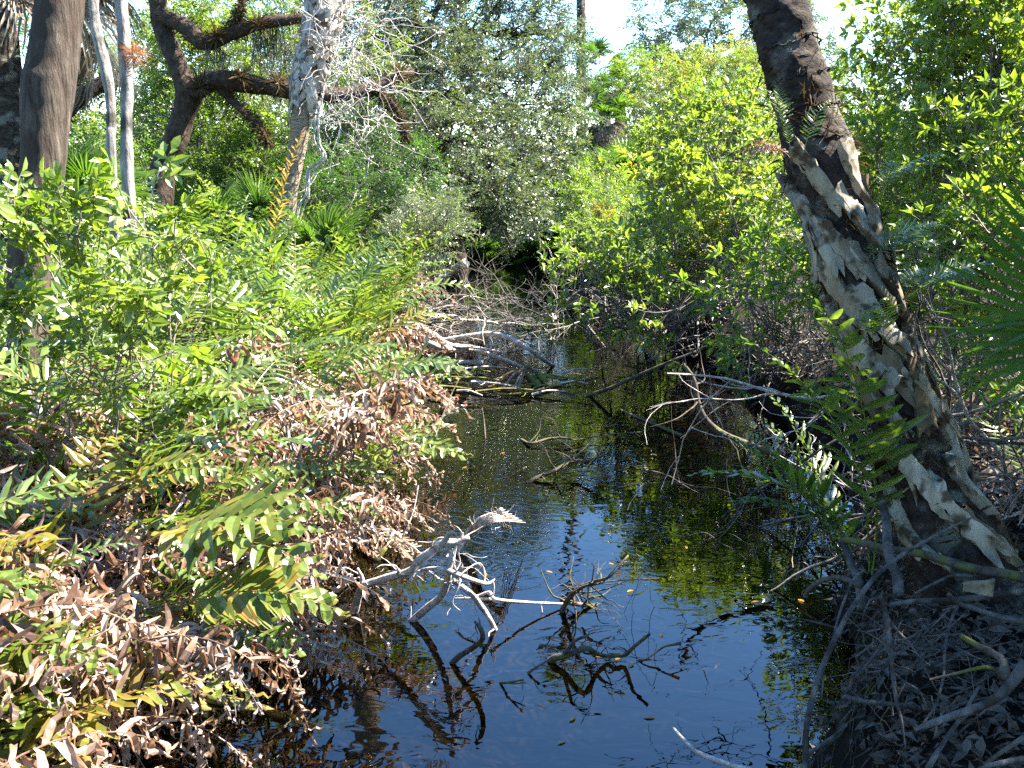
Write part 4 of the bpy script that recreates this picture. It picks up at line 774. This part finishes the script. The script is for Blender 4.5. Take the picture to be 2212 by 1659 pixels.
# leaf litter and grass-like understory on the banks
def litter(name, n, fx, seed, mat, L=.07, w=.025, z0=.01, lim=None):
    rg = np.random.default_rng(seed); x, y = fx(rg, n); z = hgt(x, y)+z0+rg.random(n)*.03
    k = z > .02; x, y, z = x[k], y[k], z[k]; d = rg.normal(0, 1, (len(x), 3))*[1, 1, .35]; lf = leaf_t(L, w, 2, fold=.3, bend=.3)
    mb = MB(); mb.add(*scatter((lf[0], lf[1], np.zeros(len(lf[0]))), frames(d, .8, rg), np.stack([x, y, z], -1), rg.uniform(.5, 1.4, len(x)), rg.uniform(.05, .95, len(x)))); obj(name, mb, M[mat], None, False, kind='stuff')
litter('leaf_litter', 26000, lambda rg, n: ((lambda y: (np.interp(y, LY, LX)-rg.random(n)*3.2, y))(rg.uniform(1.5, 16, n))), 41, 'ferndead')
M['litter'] = leaf_mat('leaf_litter', [(0, (.1, .08, .06)), (1, (.3, .25, .2))], .1, .7, .3, (1, .9, .8), dark=.35)  # darker litter colours, with the palm bank's shade put into them
litter('leaf_litter', 5000, lambda rg, n: ((lambda y: (np.interp(y, RY, RX)+rg.random(n)**1.5*3.5, y))(rg.uniform(1.5, 12, n))), 42, 'litter', .06, .02)
litter('undergrowth', 30000, lambda rg, n: ((lambda y: (np.interp(y, LY, LX)*0+rg.uniform(-9, 9, n), y))(rg.uniform(16, 34, n))), 43, 'dark', .3, .05, .05)

rg = np.random.default_rng(66); n = 42000; x = rg.uniform(-17, 17, n); y = rg.uniform(24.5, 36, n); zz = hgt(x, y)+3.0*rg.random(n)**1.3*(.75+.25*nz(x, y, 0, .9, 4)); lf = leaf_t(.3, .11, 1)
mb = MB(); mb.add(*scatter((lf[0], lf[1], np.zeros(4)), frames(rg.normal(0, 1, (n, 3))*[1, 1, .6], 1, rg), np.stack([x, y, zz], -1), rg.uniform(.5, 1.3, n), rg.uniform(.0, .8, n))); obj('thicket', mb, M['dark'], None, False, kind='stuff')
# ------------------------------------------------------------------ dead wood
def branch(lab, paths, seed, mat='deadwood', twigs=0, tl=(.1, .35), name='fallen_branch', cat='branch', group=None, k=8, rgh=.12, wob=.5):
    "paths: list of (points Nx3, radii)"
    rg = np.random.default_rng(seed); t0 = np.array(paths[0][0][0]); mb = MB()
    for pts, rad in paths:
        pts = np.asarray(pts); L = np.sum(np.linalg.norm(np.diff(pts, axis=0), axis=1)); n = int(max(10, min(90, L/.02)))
        rad = np.broadcast_to(rad, (len(pts),)) if not np.isscalar(rad) and len(rad) == len(pts) else np.linspace(*(rad if not np.isscalar(rad) else (rad, rad*.4)), len(pts))
        rad = np.asarray(rad)*(1.5 if 30 <= seed <= 35 else 1)
        mb.add(*rough_tube(pts, rad, k, n, rgh, 22, seed)); sp = smooth_path(np.column_stack([pts, rad]), 60)
        for _ in range(twigs):
            i = rg.integers(8, 59); d = unit(rg.normal(0, 1, 3)+[0, 0, .2]); l = rg.uniform(*tl); p = [sp[i, :3]]
            for q in range(6): d = unit(d+rg.normal(0, wob, 3)*.5); p.append(p[-1]+d*l/6)
            r0 = min(.5*sp[i, 3], .006); mb.add(*tube(smooth_path(p, 12), np.linspace(r0, .0012, 12), 4, False))
    return tag(obj(name, mb, M[mat], None, True, origin=t0), lab, cat, group)
def Z8(l, z): return [G(737.3+a/3, 1106+c/3, zz) for (a, c), zz in zip(l, z)]
def Z5(l, z): return [G(737.3+a/3, 553+c/3, zz) for (a, c), zz in zip(l, z)]
def Z9(l, t0, t1): return [P(1474.7+a/3, 1106+c/3, t0+(t1-t0)*i/(len(l)-1)) for i, (a, c) in enumerate(l)]
branch('forked sunlit driftwood branch standing in the near water', [
    (Z8([(20, 750), (80, 650), (110, 545), (135, 485), (220, 450), (340, 415), (450, 380), (500, 320), (600, 245), (660, 200), (740, 195), (830, 165)], [-.05, .0, .1, .16, .2, .25, .3, .36, .42, .46, .46, .48]), [.022, .021, .019, .019, .018, .018, .017, .02, .02, .018, .014, .009]),
    (Z8([(130, 490), (135, 430), (105, 365)], [.16, .2, .25]), (.014, .006)), (Z8([(385, 405), (365, 370)], [.27, .3]), (.012, .007)), (Z8([(665, 200), (695, 150), (725, 130)], [.46, .5, .52]), (.013, .009)), (Z8([(780, 180), (785, 130)], [.47, .5]), (.009, .005)),
    (Z8([(440, 450), (480, 405), (540, 370), (660, 368), (740, 400), (850, 440), (945, 465), (995, 435)], [.28, .3, .33, .35, .33, .28, .24, .25]), (.007, .006, .007, .01, .012, .011, .008, .003)),
    (Z8([(700, 240), (710, 320), (700, 375), (690, 440), (650, 540), (560, 620), (420, 735)], [.43, .38, .34, .28, .18, .08, -.03]), (.006, .01, .012, .014, .016, .017, .016)),
    (Z8([(720, 440), (790, 490), (860, 550), (905, 610), (960, 690), (1020, 810)], [.28, .24, .18, .12, .06, -.04]), (.011, .013, .014, .014, .012, .01)),
    (Z8([(820, 160), (760, 250), (770, 330), (740, 420), (800, 560)], [.46, .4, .34, .3, .2]), (.004, .002)), (Z8([(750, 200), (730, 330), (770, 450), (720, 580), (770, 640)], [.44, .36, .3, .22, .18]), (.004, .002)),
    (Z8([(660, 368), (610, 390), (590, 450)], [.35, .33, .28]), (.006, .002)), (Z8([(930, 455), (925, 370), (890, 330), (830, 360), (780, 400)], [.25, .3, .34, .34, .34]), (.004, .002)),
    ], 1, 'deadwood', 3, (.05, .16))
branch('thin straight stick lying along the water from the driftwood', [(Z8([(880, 545), (960, 520), (1000, 565), (1200, 585), (1450, 596)], [.12, .14, .12, .06, .01]), (.006, .007, .008, .007, .005)), (Z8([(740, 560), (800, 560), (880, 560), (1000, 568)], [.08, .1, .11, .11]), (.004, .008))], 2, 'deadwood', 4, (.03, .1))
branch('bundle of frayed roots on the end of a floating branch', [(Z8([(640, 350), (760, 240), (830, 140), (900, 60), (1000, 20), (1040, -20)], [-.04, .02, .1, .2, .26, .3]), (.02, .022, .024, .024, .02, .012))]+
    [(Z8([(820+6*i, 135), (880+7*i, 60+6*i), (980+9*i, 5+9*i), (1060+22*i, -15+14*i)], [.12, .22, .28, .27-.03*i]), (.006, .002)) for i in range(7)]+[(Z8([(1030+8*i, 10), (1040+14*i, 60), (1060+14*i, 110)], [.27, .2, .12]), (.003, .002)) for i in range(4)], 3, 'deadwood', 3, (.04, .12))
branch('dark bent stick rising from the near blue water', [(Z8([(690, 1005), (760, 940), (880, 860), (915, 820), (905, 760), (865, 710)], [-.03, .04, .13, .18, .23, .27]), (.012, .012, .011, .01, .01, .005)), (Z8([(905, 845), (900, 880)], [.16, .13]), (.005, .003))], 4, 'darkwood', 2, (.04, .12))
branch('knobbly branch snaking over the blue water', [(Z8([(1350, 965), (1400, 940), (1450, 935), (1520, 905), (1590, 882), (1650, 915), (1720, 935), (1780, 930), (1840, 925), (1900, 870), (2000, 790)], [.0, .03, .04, .08, .1, .05, .02, .03, .03, .1, .16]), (.014, .016, .014, .012, .012, .01, .009, .01, .009, .008, .006)), (Z8([(1440, 930), (1480, 880), (1510, 835), (1600, 800)], [.04, .1, .14, .17]), (.009, .008, .007, .006))], 5, 'darkwood', 4, (.04, .14))
branch('dark forked branch slanting out of the water before the brush reflections', [(Z8([(1420, 680), (1450, 600), (1500, 530), (1560, 485), (1640, 450), (1740, 415), (1860, 280)], [-.03, .04, .12, .18, .22, .26, .34]), (.014, .013, .011, .01, .009, .007, .004)), (Z8([(1480, 590), (1560, 600), (1680, 608)], [.04, .02, -.01]), (.012, .008)), (Z8([(1600, 470), (1680, 455), (1850, 440), (2060, 430)], [.2, .2, .2, .2]), (.005, .002)), (Z8([(1560, 610), (1610, 560), (1700, 540)], [.05, .1, .12]), (.006, .004))], 6, 'darkwood', 12, (.1, .3))
branch('small forked twig poking from the blue water', [(Z8([(1015, 1110), (1080, 1105), (1180, 1088)], [-.01, .03, .07]), (.006, .003)), (Z8([(1070, 1108), (1130, 1112), (1195, 1106)], [.03, .04, .05]), (.004, .002))], 7, 'darkwood', 1, (.03, .06))
for k, (l, z, lab) in enumerate([([(2200, 850), (2100, 870), (2050, 900), (1960, 960), (1840, 955)], [.08, .06, .04, .01, -.02], 'dark curved twig at the margin of the leaf reflections'), ([(1210, 1045), (1260, 1010), (1340, 960)], [0, .03, .06], 'thin twig in the rippled water'), ([(360, 245), (400, 160), (465, 0), (500, -170)], [0, .08, .2, .32], 'thin straight reed stick standing before the driftwood'), ([(-100, 560), (30, 450), (130, 420)], [0.02, .02, .0], 'yellowish stick floating below the brown fern drapes')]):
    branch(lab, [(Z8(l, z), (.006, .003))], 20+k, 'deadwood' if k > 1 else 'darkwood', 1, (.04, .1))
# mid water drift
branch('arched grey branch bridging the drift wood', [(Z5([(530, 480), (600, 515), (665, 550), (800, 525), (960, 505), (1080, 530), (1200, 592), (1300, 665), (1392, 722)], [.35, .3, .26, .32, .36, .34, .26, .12, -.03]), (.028, .026, .024, .02, .019, .018, .016, .014, .011))], 30, 'deadwood', 5, (.1, .3))
branch('straight grey branch sloping into the water under the arched one', [(Z5([(400, 470), (560, 560), (690, 600), (850, 605), (950, 635), (1080, 682), (1220, 748)], [.5, .4, .3, .22, .18, .1, -.02]), (.022, .012))], 31, 'deadwood', 4, (.1, .25))
branch('short pale stick above the drift wood', [(Z5([(640, 545), (720, 580), (850, 590), (1072, 630)], [.36, .32, .26, .2]), (.02, .009))], 32, 'deadwood', 2, (.1, .2))
branch('pale stick floating level near the bank', [(Z5([(380, 700), (520, 712), (740, 728)], [.1, .06, .04]), (.018, .012))], 33, 'deadwood', 0)
branch('flat pale palm stem lying over the drift wood', [(Z5([(560, 705), (740, 690), (920, 695)], [.1, .09, .07]), (.012, .018))], 34, 'deadwood', 0)
branch('broken pale branch jutting from the fern bank at the far water', [(Z5([(540, 200), (620, 150), (700, 105), (810, 45)], [.25, .4, .5, .65]), (.03, .045, .045, .05)), (Z5([(640, 150), (600, 230)], [.4, .1]), (.015, .01))], 35, 'deadwood', 6, (.15, .5))
branch('long dark stick along the near edge of the drift wood', [(Z5([(960, 905), (1180, 890), (1350, 850), (1520, 812), (1640, 780)], [-.02, .02, .06, .1, .14]), (.014, .006))], 36, 'mossylog', 3, (.1, .3))
branch('long straight branch slanting up from the water toward the trunk', [(Z5([(1540, 930), (1600, 905), (1760, 850), (1900, 785), (2120, 690), (2300, 620)], [-.04, .0, .14, .25, .4, .5]), (.02, .018, .018, .017, .014, .012))], 37, 'darkwood', 5, (.15, .4))
branch('dark limb half sunk before the trunk', [(Z5([(1700, 950), (1900, 1040), (2212, 1165)], [-.03, .0, .02]), (.014, .012))], 38, 'darkwood', 4, (.1, .3))
branch('curved branch with twigs over the sky reflection', [(Z5([(1165, 1190), (1230, 1215), (1340, 1185), (1440, 1178), (1530, 1190), (1700, 1160), (1950, 1140)], [.0, .02, .04, .05, .03, .04, .05]), (.011, .004))], 39, 'darkwood', 6, (.1, .35))
branch('forked dark branch lying in the sky reflection', [(Z5([(1180, 1500), (1240, 1450), (1380, 1390), (1500, 1330), (1600, 1330), (1710, 1285)], [-.03, .01, .05, .08, .1, .16]), (.014, .014, .012, .011, .012, .007)), (Z5([(1460, 1350), (1560, 1260), (1640, 1200)], [.08, .15, .2]), (.005, .002))], 40, 'darkwood', 16, (.08, .3))
branch('upright thin dark stake in the rippled water', [(Z5([(935, 1200), (925, 1080), (912, 990)], [-.02, .1, .2]), (.007, .005))], 41, 'darkwood', 0)
branch('leaning thin stick by the brown ferns in the rippled water', [(Z5([(600, 1190), (690, 950), (760, 800)], [-.02, .2, .35]), (.007, .005))], 42, 'darkwood', 0)
branch('curving bare vine stem at the edge of the shaded water', [([P(1474.7+a/3, 553+c/3, 5.6) for a, c in [(0, 700), (70, 800), (100, 950), (150, 1060), (260, 1150), (450, 1230), (640, 1290)]], (.012, .022))], 43, 'darkwood', 8, (.2, .5))
rg = np.random.default_rng(8)
# moss covered debris raft: palm stem pieces and boots
for k in range(26):
    a = rg.uniform(900, 1250); c = rg.uniform(795, 850); L = rg.uniform(.15, .6); p = G(a, c, .02+rg.random()*.05); d = unit([1, rg.normal(0, .35), rg.normal(0, .06)])
    branch('mossy stem piece in the debris raft beyond the ripples', [(np.array([p-d*L/2, p+[0, 0, .02], p+d*L/2]), (.016*rg.uniform(.5, 1.2), .008))], 500+k, 'mossylog' if k % 3 else 'deadwood', 1, (.05, .15), name='stem_piece', cat='driftwood', group='stem pieces of the debris raft')
def old_boot(lab, c, az, seed, sc=1.0, tilt=0):
    "a shed palm leaf base: short curved stem splitting in ribbons"
    rg = np.random.default_rng(seed); t = thing('shed_palm_base', lab, 'palm debris', c); c = np.array(c); mb = MB()
    for i in range(11):
        a = az+(i-5)*.16+rg.normal(0, .05); l = sc*rg.uniform(.2, .34); pts = []; n = 9
        for q in range(n):
            f = q/(n-1); pts.append(c+np.array([math.cos(a)*l*f, math.sin(a)*l*f, .01+sc*(.11*math.sin(PI*min(1, f*1.15+.12)))*(1-.2*abs(i-5)/5)]))
        pts = np.array(pts); sd = np.tile([-math.sin(a), math.cos(a), .2], (n, 1)); V, F = ribbon(pts, unit(sd), sc*.03*(1-.5*np.linspace(0, 1, n)), .4, np.tile([0, 0, 1.0], (n, 1))); mb.add(V, F, rg.uniform(.2, .9))
    obj('ribs', mb, M['palmdead'], t, smooth=False); mb = MB(); mb.add(*tube(smooth_path([c-[math.cos(az)*.1*sc, math.sin(az)*.1*sc, .03], c+[0, 0, .08*sc]], 6), np.array([.03, .035, .035, .03, .025, .02])*sc, 8)); obj('stem', mb, M['mossylog'], t)
old_boot('shed palm base with curved ribs in the debris raft', G(1140, 835, .0), R(200), 1, 1.3)
old_boot('upright ribbed palm base at the end of the debris raft', G(1158, 820, .05), R(170), 2, 1.0)
old_boot('pale palm base against the fern bank beside the debris raft', G(945, 800, .05), R(-20), 3, 1.1)
old_boot('dead palm base fanning out below the brown fern drapes', G(790, 1170, .02), R(-10), 4, .8)
old_boot('mossy palm base half sunk left of the driftwood', G(835, 1205, .0), R(20), 5, .7)

# brush pile of bare twiggy branches
def bare(seed, L=1.6, r=.014, lv=3):
    rg = np.random.default_rng(seed); mb = MB()
    def go(p, d, l, r, k):
        pts = [np.array(p)]; n = 8
        for i in range(n): d = unit(d+rg.normal(0, .16, 3)+[0, 0, .02]); pts.append(pts[-1]+d*l/n)
        sp = smooth_path(pts, 14 if k > 1 else 8); mb.add(*tube(sp, np.linspace(r, max(r*.35, .0016), len(sp)), 5 if k == lv else 3, False))
        if k <= 1: return
        for j in range(rg.integers(4, 7)):
            i = rg.integers(2, n); dd = unit(d*.8+rg.normal(0, .65, 3)); go(pts[i], dd, l*rg.uniform(.3, .6), r*.5, k-1)
    go([0, 0, 0], np.array([0, 1.0, .1]), L, r, lv); V, F, T = mb.arrays(); return V, F, T
BARE = [mesh_from('bare_branch', *bare(600+i), M['deadwood'] if i == 1 else M['root'] if i % 2 else M['twig'], True) for i in range(7)]
def put_bare(lab, group, p, az, el, sc, seed):
    me = BARE[seed % 7]; o = bpy.data.objects.new('bare_branch', me); SC.collection.objects.link(o); o.location = p; o.scale = (sc,)*3; o.rotation_euler = (el, (seed*1.7) % 6.28, -az)
    o.rotation_mode = 'XYZ'; return tag(o, lab, 'branch', group)
gb = 'bare branches of the brush pile'
for k in range(70):
    f = rg.random(); a = 930+f*560+rg.normal(0, 40); c = 618+rg.random()**1.2*125+f*25; z = rg.uniform(-.05, .35)
    c = min(c, 690) if a < 1180 else c; p = G(a, c, z); put_bare('bare grey twiggy branch in the brush pile across the far water', gb, p, rg.uniform(0, 2*PI), rg.uniform(-.15, .5), rg.uniform(.5, 1.1), k)
gb2 = 'bare branches below the right hand shrubs'.replace('right hand ', '')
for k in range(85):
    a = rg.uniform(1380, 1840); c = rg.uniform(640, 860 if a > 1640 else 770)-(a < 1500)*30; z = rg.uniform(.0, .5); p = G(a, c, z)
    put_bare('bare twiggy branch below the yellow green shrub near the leaning trunk', gb2, p, rg.uniform(0, 2*PI), rg.uniform(-.2, .7), rg.uniform(.35, .65), k+3)
for k, (x, y) in enumerate([(2.5, 4.4), (2.9, 3.6), (3.1, 4.9), (2.7, 5.4), (3.4, 4.2), (3.3, 5.8), (2.75, 6.3), (3.7, 5.1), (3.0, 7.2), (3.9, 6.4), (2.45, 3.7), (3.6, 7.6)]):
    fern(x, y, dict(arch=3, up=1, dead=2, old=2), 'shaded fern in the thicket behind the leaning trunk', 'ferns in the thicket behind the leaning trunk', 950+k, .6, 9)
for k in range(26):
    a = rg.uniform(1880, 2250); c = rg.uniform(800, 1150); p = P(a, c, rg.uniform(4.3, 5.2)); put_bare('bare branch in the shaded thicket behind the leaning trunk', 'bare branches behind the leaning trunk', p, rg.uniform(0, 2*PI), rg.uniform(-.2, .8), rg.uniform(.5, .8), k+5)
for k in range(14):
    f = rg.random(); p = G(rg.uniform(880, 1000), rg.uniform(640, 720), .2); put_bare('bare twiggy branch hanging off the fern bank at the brush pile', 'bare branches off the fern bank', p, rg.uniform(.5, 2.2), rg.uniform(-.1, .3), rg.uniform(.4, .7), k)

# shaded bank on the right: roots and branches
def rb(lab, l, t0, t1, rad, seed, mat='twig', tw=0, extra=()):
    mat = 'root' if mat in ('twig', 'deadwood') and seed != 59 else mat; rad = tuple(q*.72 for q in rad)  # pale woods become the darker copy that carries the bank's shade
    branch(lab, [(Z9(l, t0, t1), rad)]+[(Z9(e, a, b_), r_) for e, a, b_, r_ in extra], seed, mat, tw, (.05, .2), k=8)
rb('long pale vine curving up from the shaded water to the palm foot', [(785, 1760), (795, 1600), (805, 1380), (870, 1100), (960, 880), (1080, 650), (1230, 440), (1350, 330), (1500, 230), (1700, 120), (1870, 40)], 2.75, 3.5, (.009, .011, .012, .012, .012, .011, .011, .011, .009, .007, .004), 50, 'deadwood')
rb('thin pale vine beside the long curving one', [(900, 1200), (920, 1000), (980, 800), (1010, 680), (1060, 540), (1120, 420), (1180, 380)], 2.95, 3.4, (.004, .007), 51, 'deadwood')
rb('straight grey pole lying level at the palm foot', [(1340, 600), (1500, 580), (1700, 572), (1800, 565), (1950, 550), (2212, 515), (2400, 500)], 3.35, 3.3, (.012, .017), 52, 'deadwood')
rb('thick brown branch lying across the foot of the palm', [(1040, 175), (1180, 205), (1300, 235), (1500, 262), (1700, 315), (1900, 372), (2100, 402), (2300, 450)], 3.75, 3.35, (.018, .026), 53, 'darkwood', 2)
rb('grey branch pointing left from the dark bank above the water', [(1040, 1195), (1200, 1230), (1400, 1252), (1600, 1285), (1800, 1300), (2000, 1295), (2300, 1260)], 2.9, 3.1, (.01, .012), 54, 'twig')
rb('thick grey branch rising to the edge from the dark water', [(1500, 1410), (1600, 1375), (1700, 1340), (1900, 1270), (2040, 1200), (2120, 1120), (2230, 980)], 2.7, 2.7, (.008, .013, .014, .016, .018, .02, .022), 55, 'twig')
rb('hanging root with many side roots in front of the dark bank', [(1280, 545), (1305, 620), (1325, 700), (1335, 800), (1350, 900), (1355, 1000), (1370, 1120), (1390, 1240), (1420, 1360), (1445, 1540)], 3.1, 2.85, (.008, .011, .012, .011, .01, .01, .009, .008, .006, .002), 56, 'deadwood', 5,
   [([(1320, 740), (1300, 840), (1240, 930), (1170, 1020), (1110, 1090), (1060, 1165)], 3.05, 3.0, (.006, .003)), ([(1350, 930), (1330, 990), (1270, 1030), (1190, 1040)], 3.0, 2.95, (.005, .002)), ([(1365, 1040), (1420, 1090), (1490, 1130), (1540, 1170), (1580, 1270)], 2.97, 2.9, (.005, .0025)),
    ([(1330, 690), (1400, 780), (1470, 850), (1530, 940), (1570, 1020), (1650, 1160)], 3.1, 3.0, (.005, .002)), ([(1310, 640), (1230, 560), (1180, 640), (1165, 700)], 3.1, 3.05, (.004, .002)), ([(1340, 830), (1420, 830), (1500, 800), (1550, 760)], 3.05, 3.0, (.004, .002)), ([(1260, 880), (1220, 870), (1160, 862)], 3.03, 3.0, (.003, .0015))])
rb('tall thin stick leaning against the dark bank', [(1560, 1370), (1640, 1250), (1690, 1060), (1700, 870), (1740, 700), (1780, 615)], 2.85, 3.2, (.005, .007), 57)
rb('thin stick slanting down the dark bank', [(1640, 755), (1750, 860), (1870, 930), (1990, 975)], 3.1, 3.0, (.006, .004), 58, 'twig', 4)
rb('smooth pale stick at the near edge of the blue water', [(-60, 1400), (10, 1480), (100, 1560), (250, 1620), (400, 1665), (520, 1700)], 3.3, 3.0, (.006, .009, .011, .012, .012, .012), 59, 'deadwood')
rb('slanting stick over the black water near the bank foot', [(800, 1585), (880, 1520), (960, 1465), (1060, 1385)], 2.9, 3.0, (.009, .005), 60)
rb('curved brown root on the dark bank', [(1600, 1085), (1750, 1052), (1900, 1015), (1990, 1010), (2060, 1060)], 2.9, 2.9, (.005, .009), 61, 'darkwood')
rb('dark stick standing near the corner of the bank', [(1580, 1680), (1650, 1560), (1720, 1450), (1830, 1290), (1920, 1130)], 2.6, 2.8, (.011, .006), 62)
rb('pale stick in the lowest corner of the bank', [(1900, 1680), (2000, 1640), (2212, 1600)], 2.5, 2.5, (.006, .011), 63)
rb('stick crossing the corner above the lowest one', [(1950, 1640), (2060, 1560), (2212, 1460)], 2.6, 2.6, (.006, .01), 64, 'darkwood')
rb('thin twig reaching out over the leaf reflections', [(640, 692), (720, 685), (800, 702), (900, 725), (1030, 762)], 3.6, 3.3, (.003, .006), 65, 'deadwood', 0, [([(880, 720), (945, 680)], 3.5, 3.5, (.004, .002))])
rb('looping brown root behind the curving vine', [(790, 545), (830, 490), (900, 445), (1000, 425), (1080, 445), (1160, 480)], 3.8, 3.6, (.012, .016), 66, 'darkwood')
rb('grey stump like stem behind the vine at the palm foot', [(1030, 180), (1060, 250), (1090, 340), (1130, 420), (1150, 520), (1160, 640)], 3.85, 3.6, (.018, .024), 67, 'deadwood', 0)
rb('peeling grey stem standing against the palm foot', [(1290, -60), (1320, 60), (1325, 170), (1340, 300), (1390, 420), (1400, 540)], 3.75, 3.4, (.022, .026), 68, 'deadwood')
rb('bent root under the level pole', [(1480, 640), (1530, 680), (1560, 740), (1580, 760)], 3.2, 3.1, (.016, .008), 69, 'deadwood')
rb('forked branch running off the level pole', [(1720, 530), (1780, 590), (1900, 630), (2050, 680), (2212, 710)], 3.2, 3.1, (.01, .014), 70)
rb('short branch resting behind the level pole', [(1500, 530), (1580, 490), (1680, 440), (1760, 410), (1880, 420)], 3.5, 3.4, (.006, .009), 71, 'deadwood')
rb('stout root at the bank edge by the thick branch', [(1800, 800), (1900, 860), (2000, 910), (2080, 970), (2070, 1080)], 3.0, 2.85, (.012, .018), 72, 'darkwood')
for k in range(40):
    a, c = rg.uniform(1100, 2250), rg.uniform(400, 1600); an = rg.uniform(-.9, .9); L = rg.uniform(150, 600); 
    l = [(a+math.cos(an)*L*f+rg.normal(0, 12), c+math.sin(an)*L*f+rg.normal(0, 12)) for f in (0, .33, .66, 1)]
    t0 = float(np.interp(c, [400, 1000, 1650], [3.55, 3.15, 2.85]))
    branch('thin root or twig in the dark root tangle below the palm', [(Z9(l, t0, t0-.1), (.0045, .002))], 700+k, 'root', 2, (.05, .2), name='bank_root', cat='root', group='thin roots of the dark bank', k=5)
# curtain of fine rootlets on the undercut bank
mb = MB()
for k in range(420):
    y = rg.uniform(2.6, 4.6); x = float(np.interp(y, RY, RX))+rg.uniform(-.02, .25); z = gz(x, y)+.02; p = [np.array([x, y, z])]
    for q in range(6): p.append(p[-1]+np.array([rg.normal(-.012, .02), rg.normal(-.01, .02), -rg.uniform(.02, .07)]))
    mb.add(*tube(p, np.linspace(.003, .001, 7), 3, False))
obj('rootlets', mb, M['darkwood'], kind='stuff')
rg = np.random.default_rng(91); litter('bank_litter', 5000, lambda rg, n: (rg.uniform(1.1, 2.7, n), rg.uniform(2.3, 4.6, n)), 92, 'litter', .055, .022)
# fallen boot on the bank
p = P(2080, 1270, 3.25); mb = MB(); V = np.array([[0, 0, 0], [.1, 0, .03], [.17, 0, .0], [.13, 0, -.03], [.05, 0, -.05], [.02, 0, -.06]]); Wd = np.array([[-.02, .0, .05]])
g5 = np.array([[[x, y, .012*math.sin(x*30)+.02*y] for y in (-.05, -.02, .01, .05)] for x in np.linspace(0, .2, 8)]); g5[:, :, 1] *= np.linspace(.5, 1.2, 8)[:, None]; A = g5.reshape(-1, 3); A = A[:, [0, 2, 1]]*[1, 1, -1.0]
A *= .5
Fq = [[a*4+c, a*4+c+1, a*4+c+5, a*4+c+4] for a in range(7) for c in range(3)]
mb.add(np.vstack([A+p, A+p+[0, .012, 0]]), Fq+[[i+32 for i in f[::-1]] for f in Fq]+[[a*4+e, (a+1)*4+e, (a+1)*4+e+32, a*4+e+32] for a in range(7) for e in (0, 3)]); tag(obj('fallen_boot', mb, M['boot'], None, origin=p), 'broken pale leaf base lying above the level pole', 'palm debris')

# sunken and floating things
branch('long sunken yellowish log slanting from the near ferns', [([G(395, 1480, .03), G(480, 1515, .0), G(600, 1548, -.03), G(745, 1592, -.09)], (.03, .03, .028, .02))], 80, 'mossylog', 0)
branch('second mossy log under the dead fern tips', [([G(330, 1400, .12), G(370, 1470, .06), G(430, 1525, .0), G(510, 1575, -.06)], (.03, .03, .024, .014))], 81, 'mossylog', 1)
branch('short white broken stake standing in the near water', [([G(198, 1470, .28), G(204, 1530, .1), G(206, 1600, -.08)], (.014, .016, .014))], 82, 'deadwood', 0)
branch('slim stick leaning out of the shade in the near corner', [([G(60, 1330, .4), G(120, 1440, .22), G(178, 1500, .08)], (.008, .007))], 83, 'deadwood', 1)
for k, (a, c, a2, c2) in enumerate([(680, 1255, 860, 1290), (640, 1340, 800, 1300), (700, 1390, 980, 1380), (640, 1480, 900, 1440), (900, 1340, 1190, 1290), (560, 1270, 760, 1265), (860, 1300, 1010, 1360), (520, 1640, 700, 1560), (850, 1640, 700, 1659)]):
    z = -.05; branch('yellow brown stem lying just under the water', [([G(a, c, z), G((a+a2)/2, (c+c2)/2-4, z-.01), G(a2, c2, z-.02)], (.014, .008))], 840+k, 'mossylog', 0, name='sunken_stem', cat='driftwood', group='sunken stems in the near water')
# floating leaves
lfm = leaf_t(.055, .022, 3, fold=.1, bend=.1); fm = mesh_from('floating_leaf', lfm[0]+[0, 0, .006], lfm[1], np.full(len(lfm[0]), .99), M['bright'], False)
fl = [(1225, 1422), (1305, 1421), (1368, 1433), (1313, 1494), (1204, 1608), (1207, 1465), (1226, 1501), (1430, 1370), (1315, 1217), (1355, 1280), (1737, 1302), (1640, 1300), (1050, 1240), (1180, 1235), (1230, 1560), (1090, 980), (1010, 1010), (1480, 1180), (1390, 1550), (1330, 1430)]
for k, (a, c) in enumerate(fl):
    o = bpy.data.objects.new('floating_leaf', fm); SC.collection.objects.link(o); o.location = G(a, c, 0.0); o.rotation_euler = (0, 0, k*1.3); o.scale = (random.uniform(.5, .9),)*3; tag(o, 'small fallen leaf floating on the open water', 'leaf', 'leaves floating on the creek')
mb = MB(); n = 500; rg = np.random.default_rng(12); y = rg.uniform(2.6, 8, n); x = rg.uniform(-1.3, 1.9, n); z = hgt(x, y)+.015; k = z < -.06; x, y, z = x[k], y[k], z[k]
lf = leaf_t(.07, .025, 1); mb.add(*scatter((lf[0], lf[1], np.zeros(4)), frames(rg.normal(0, 1, (len(x), 3))*[1, 1, .1], .2, rg), np.stack([x, y, z], -1), rg.uniform(.5, 1.3, len(x)), rg.uniform(0, 1, len(x)))); obj('sunken_leaf_litter', mb, M['ferndead'], None, False, kind='stuff')
print('objects', len(bpy.data.objects), 'unique quads', sum(len(m.polygons) for m in bpy.data.meshes))
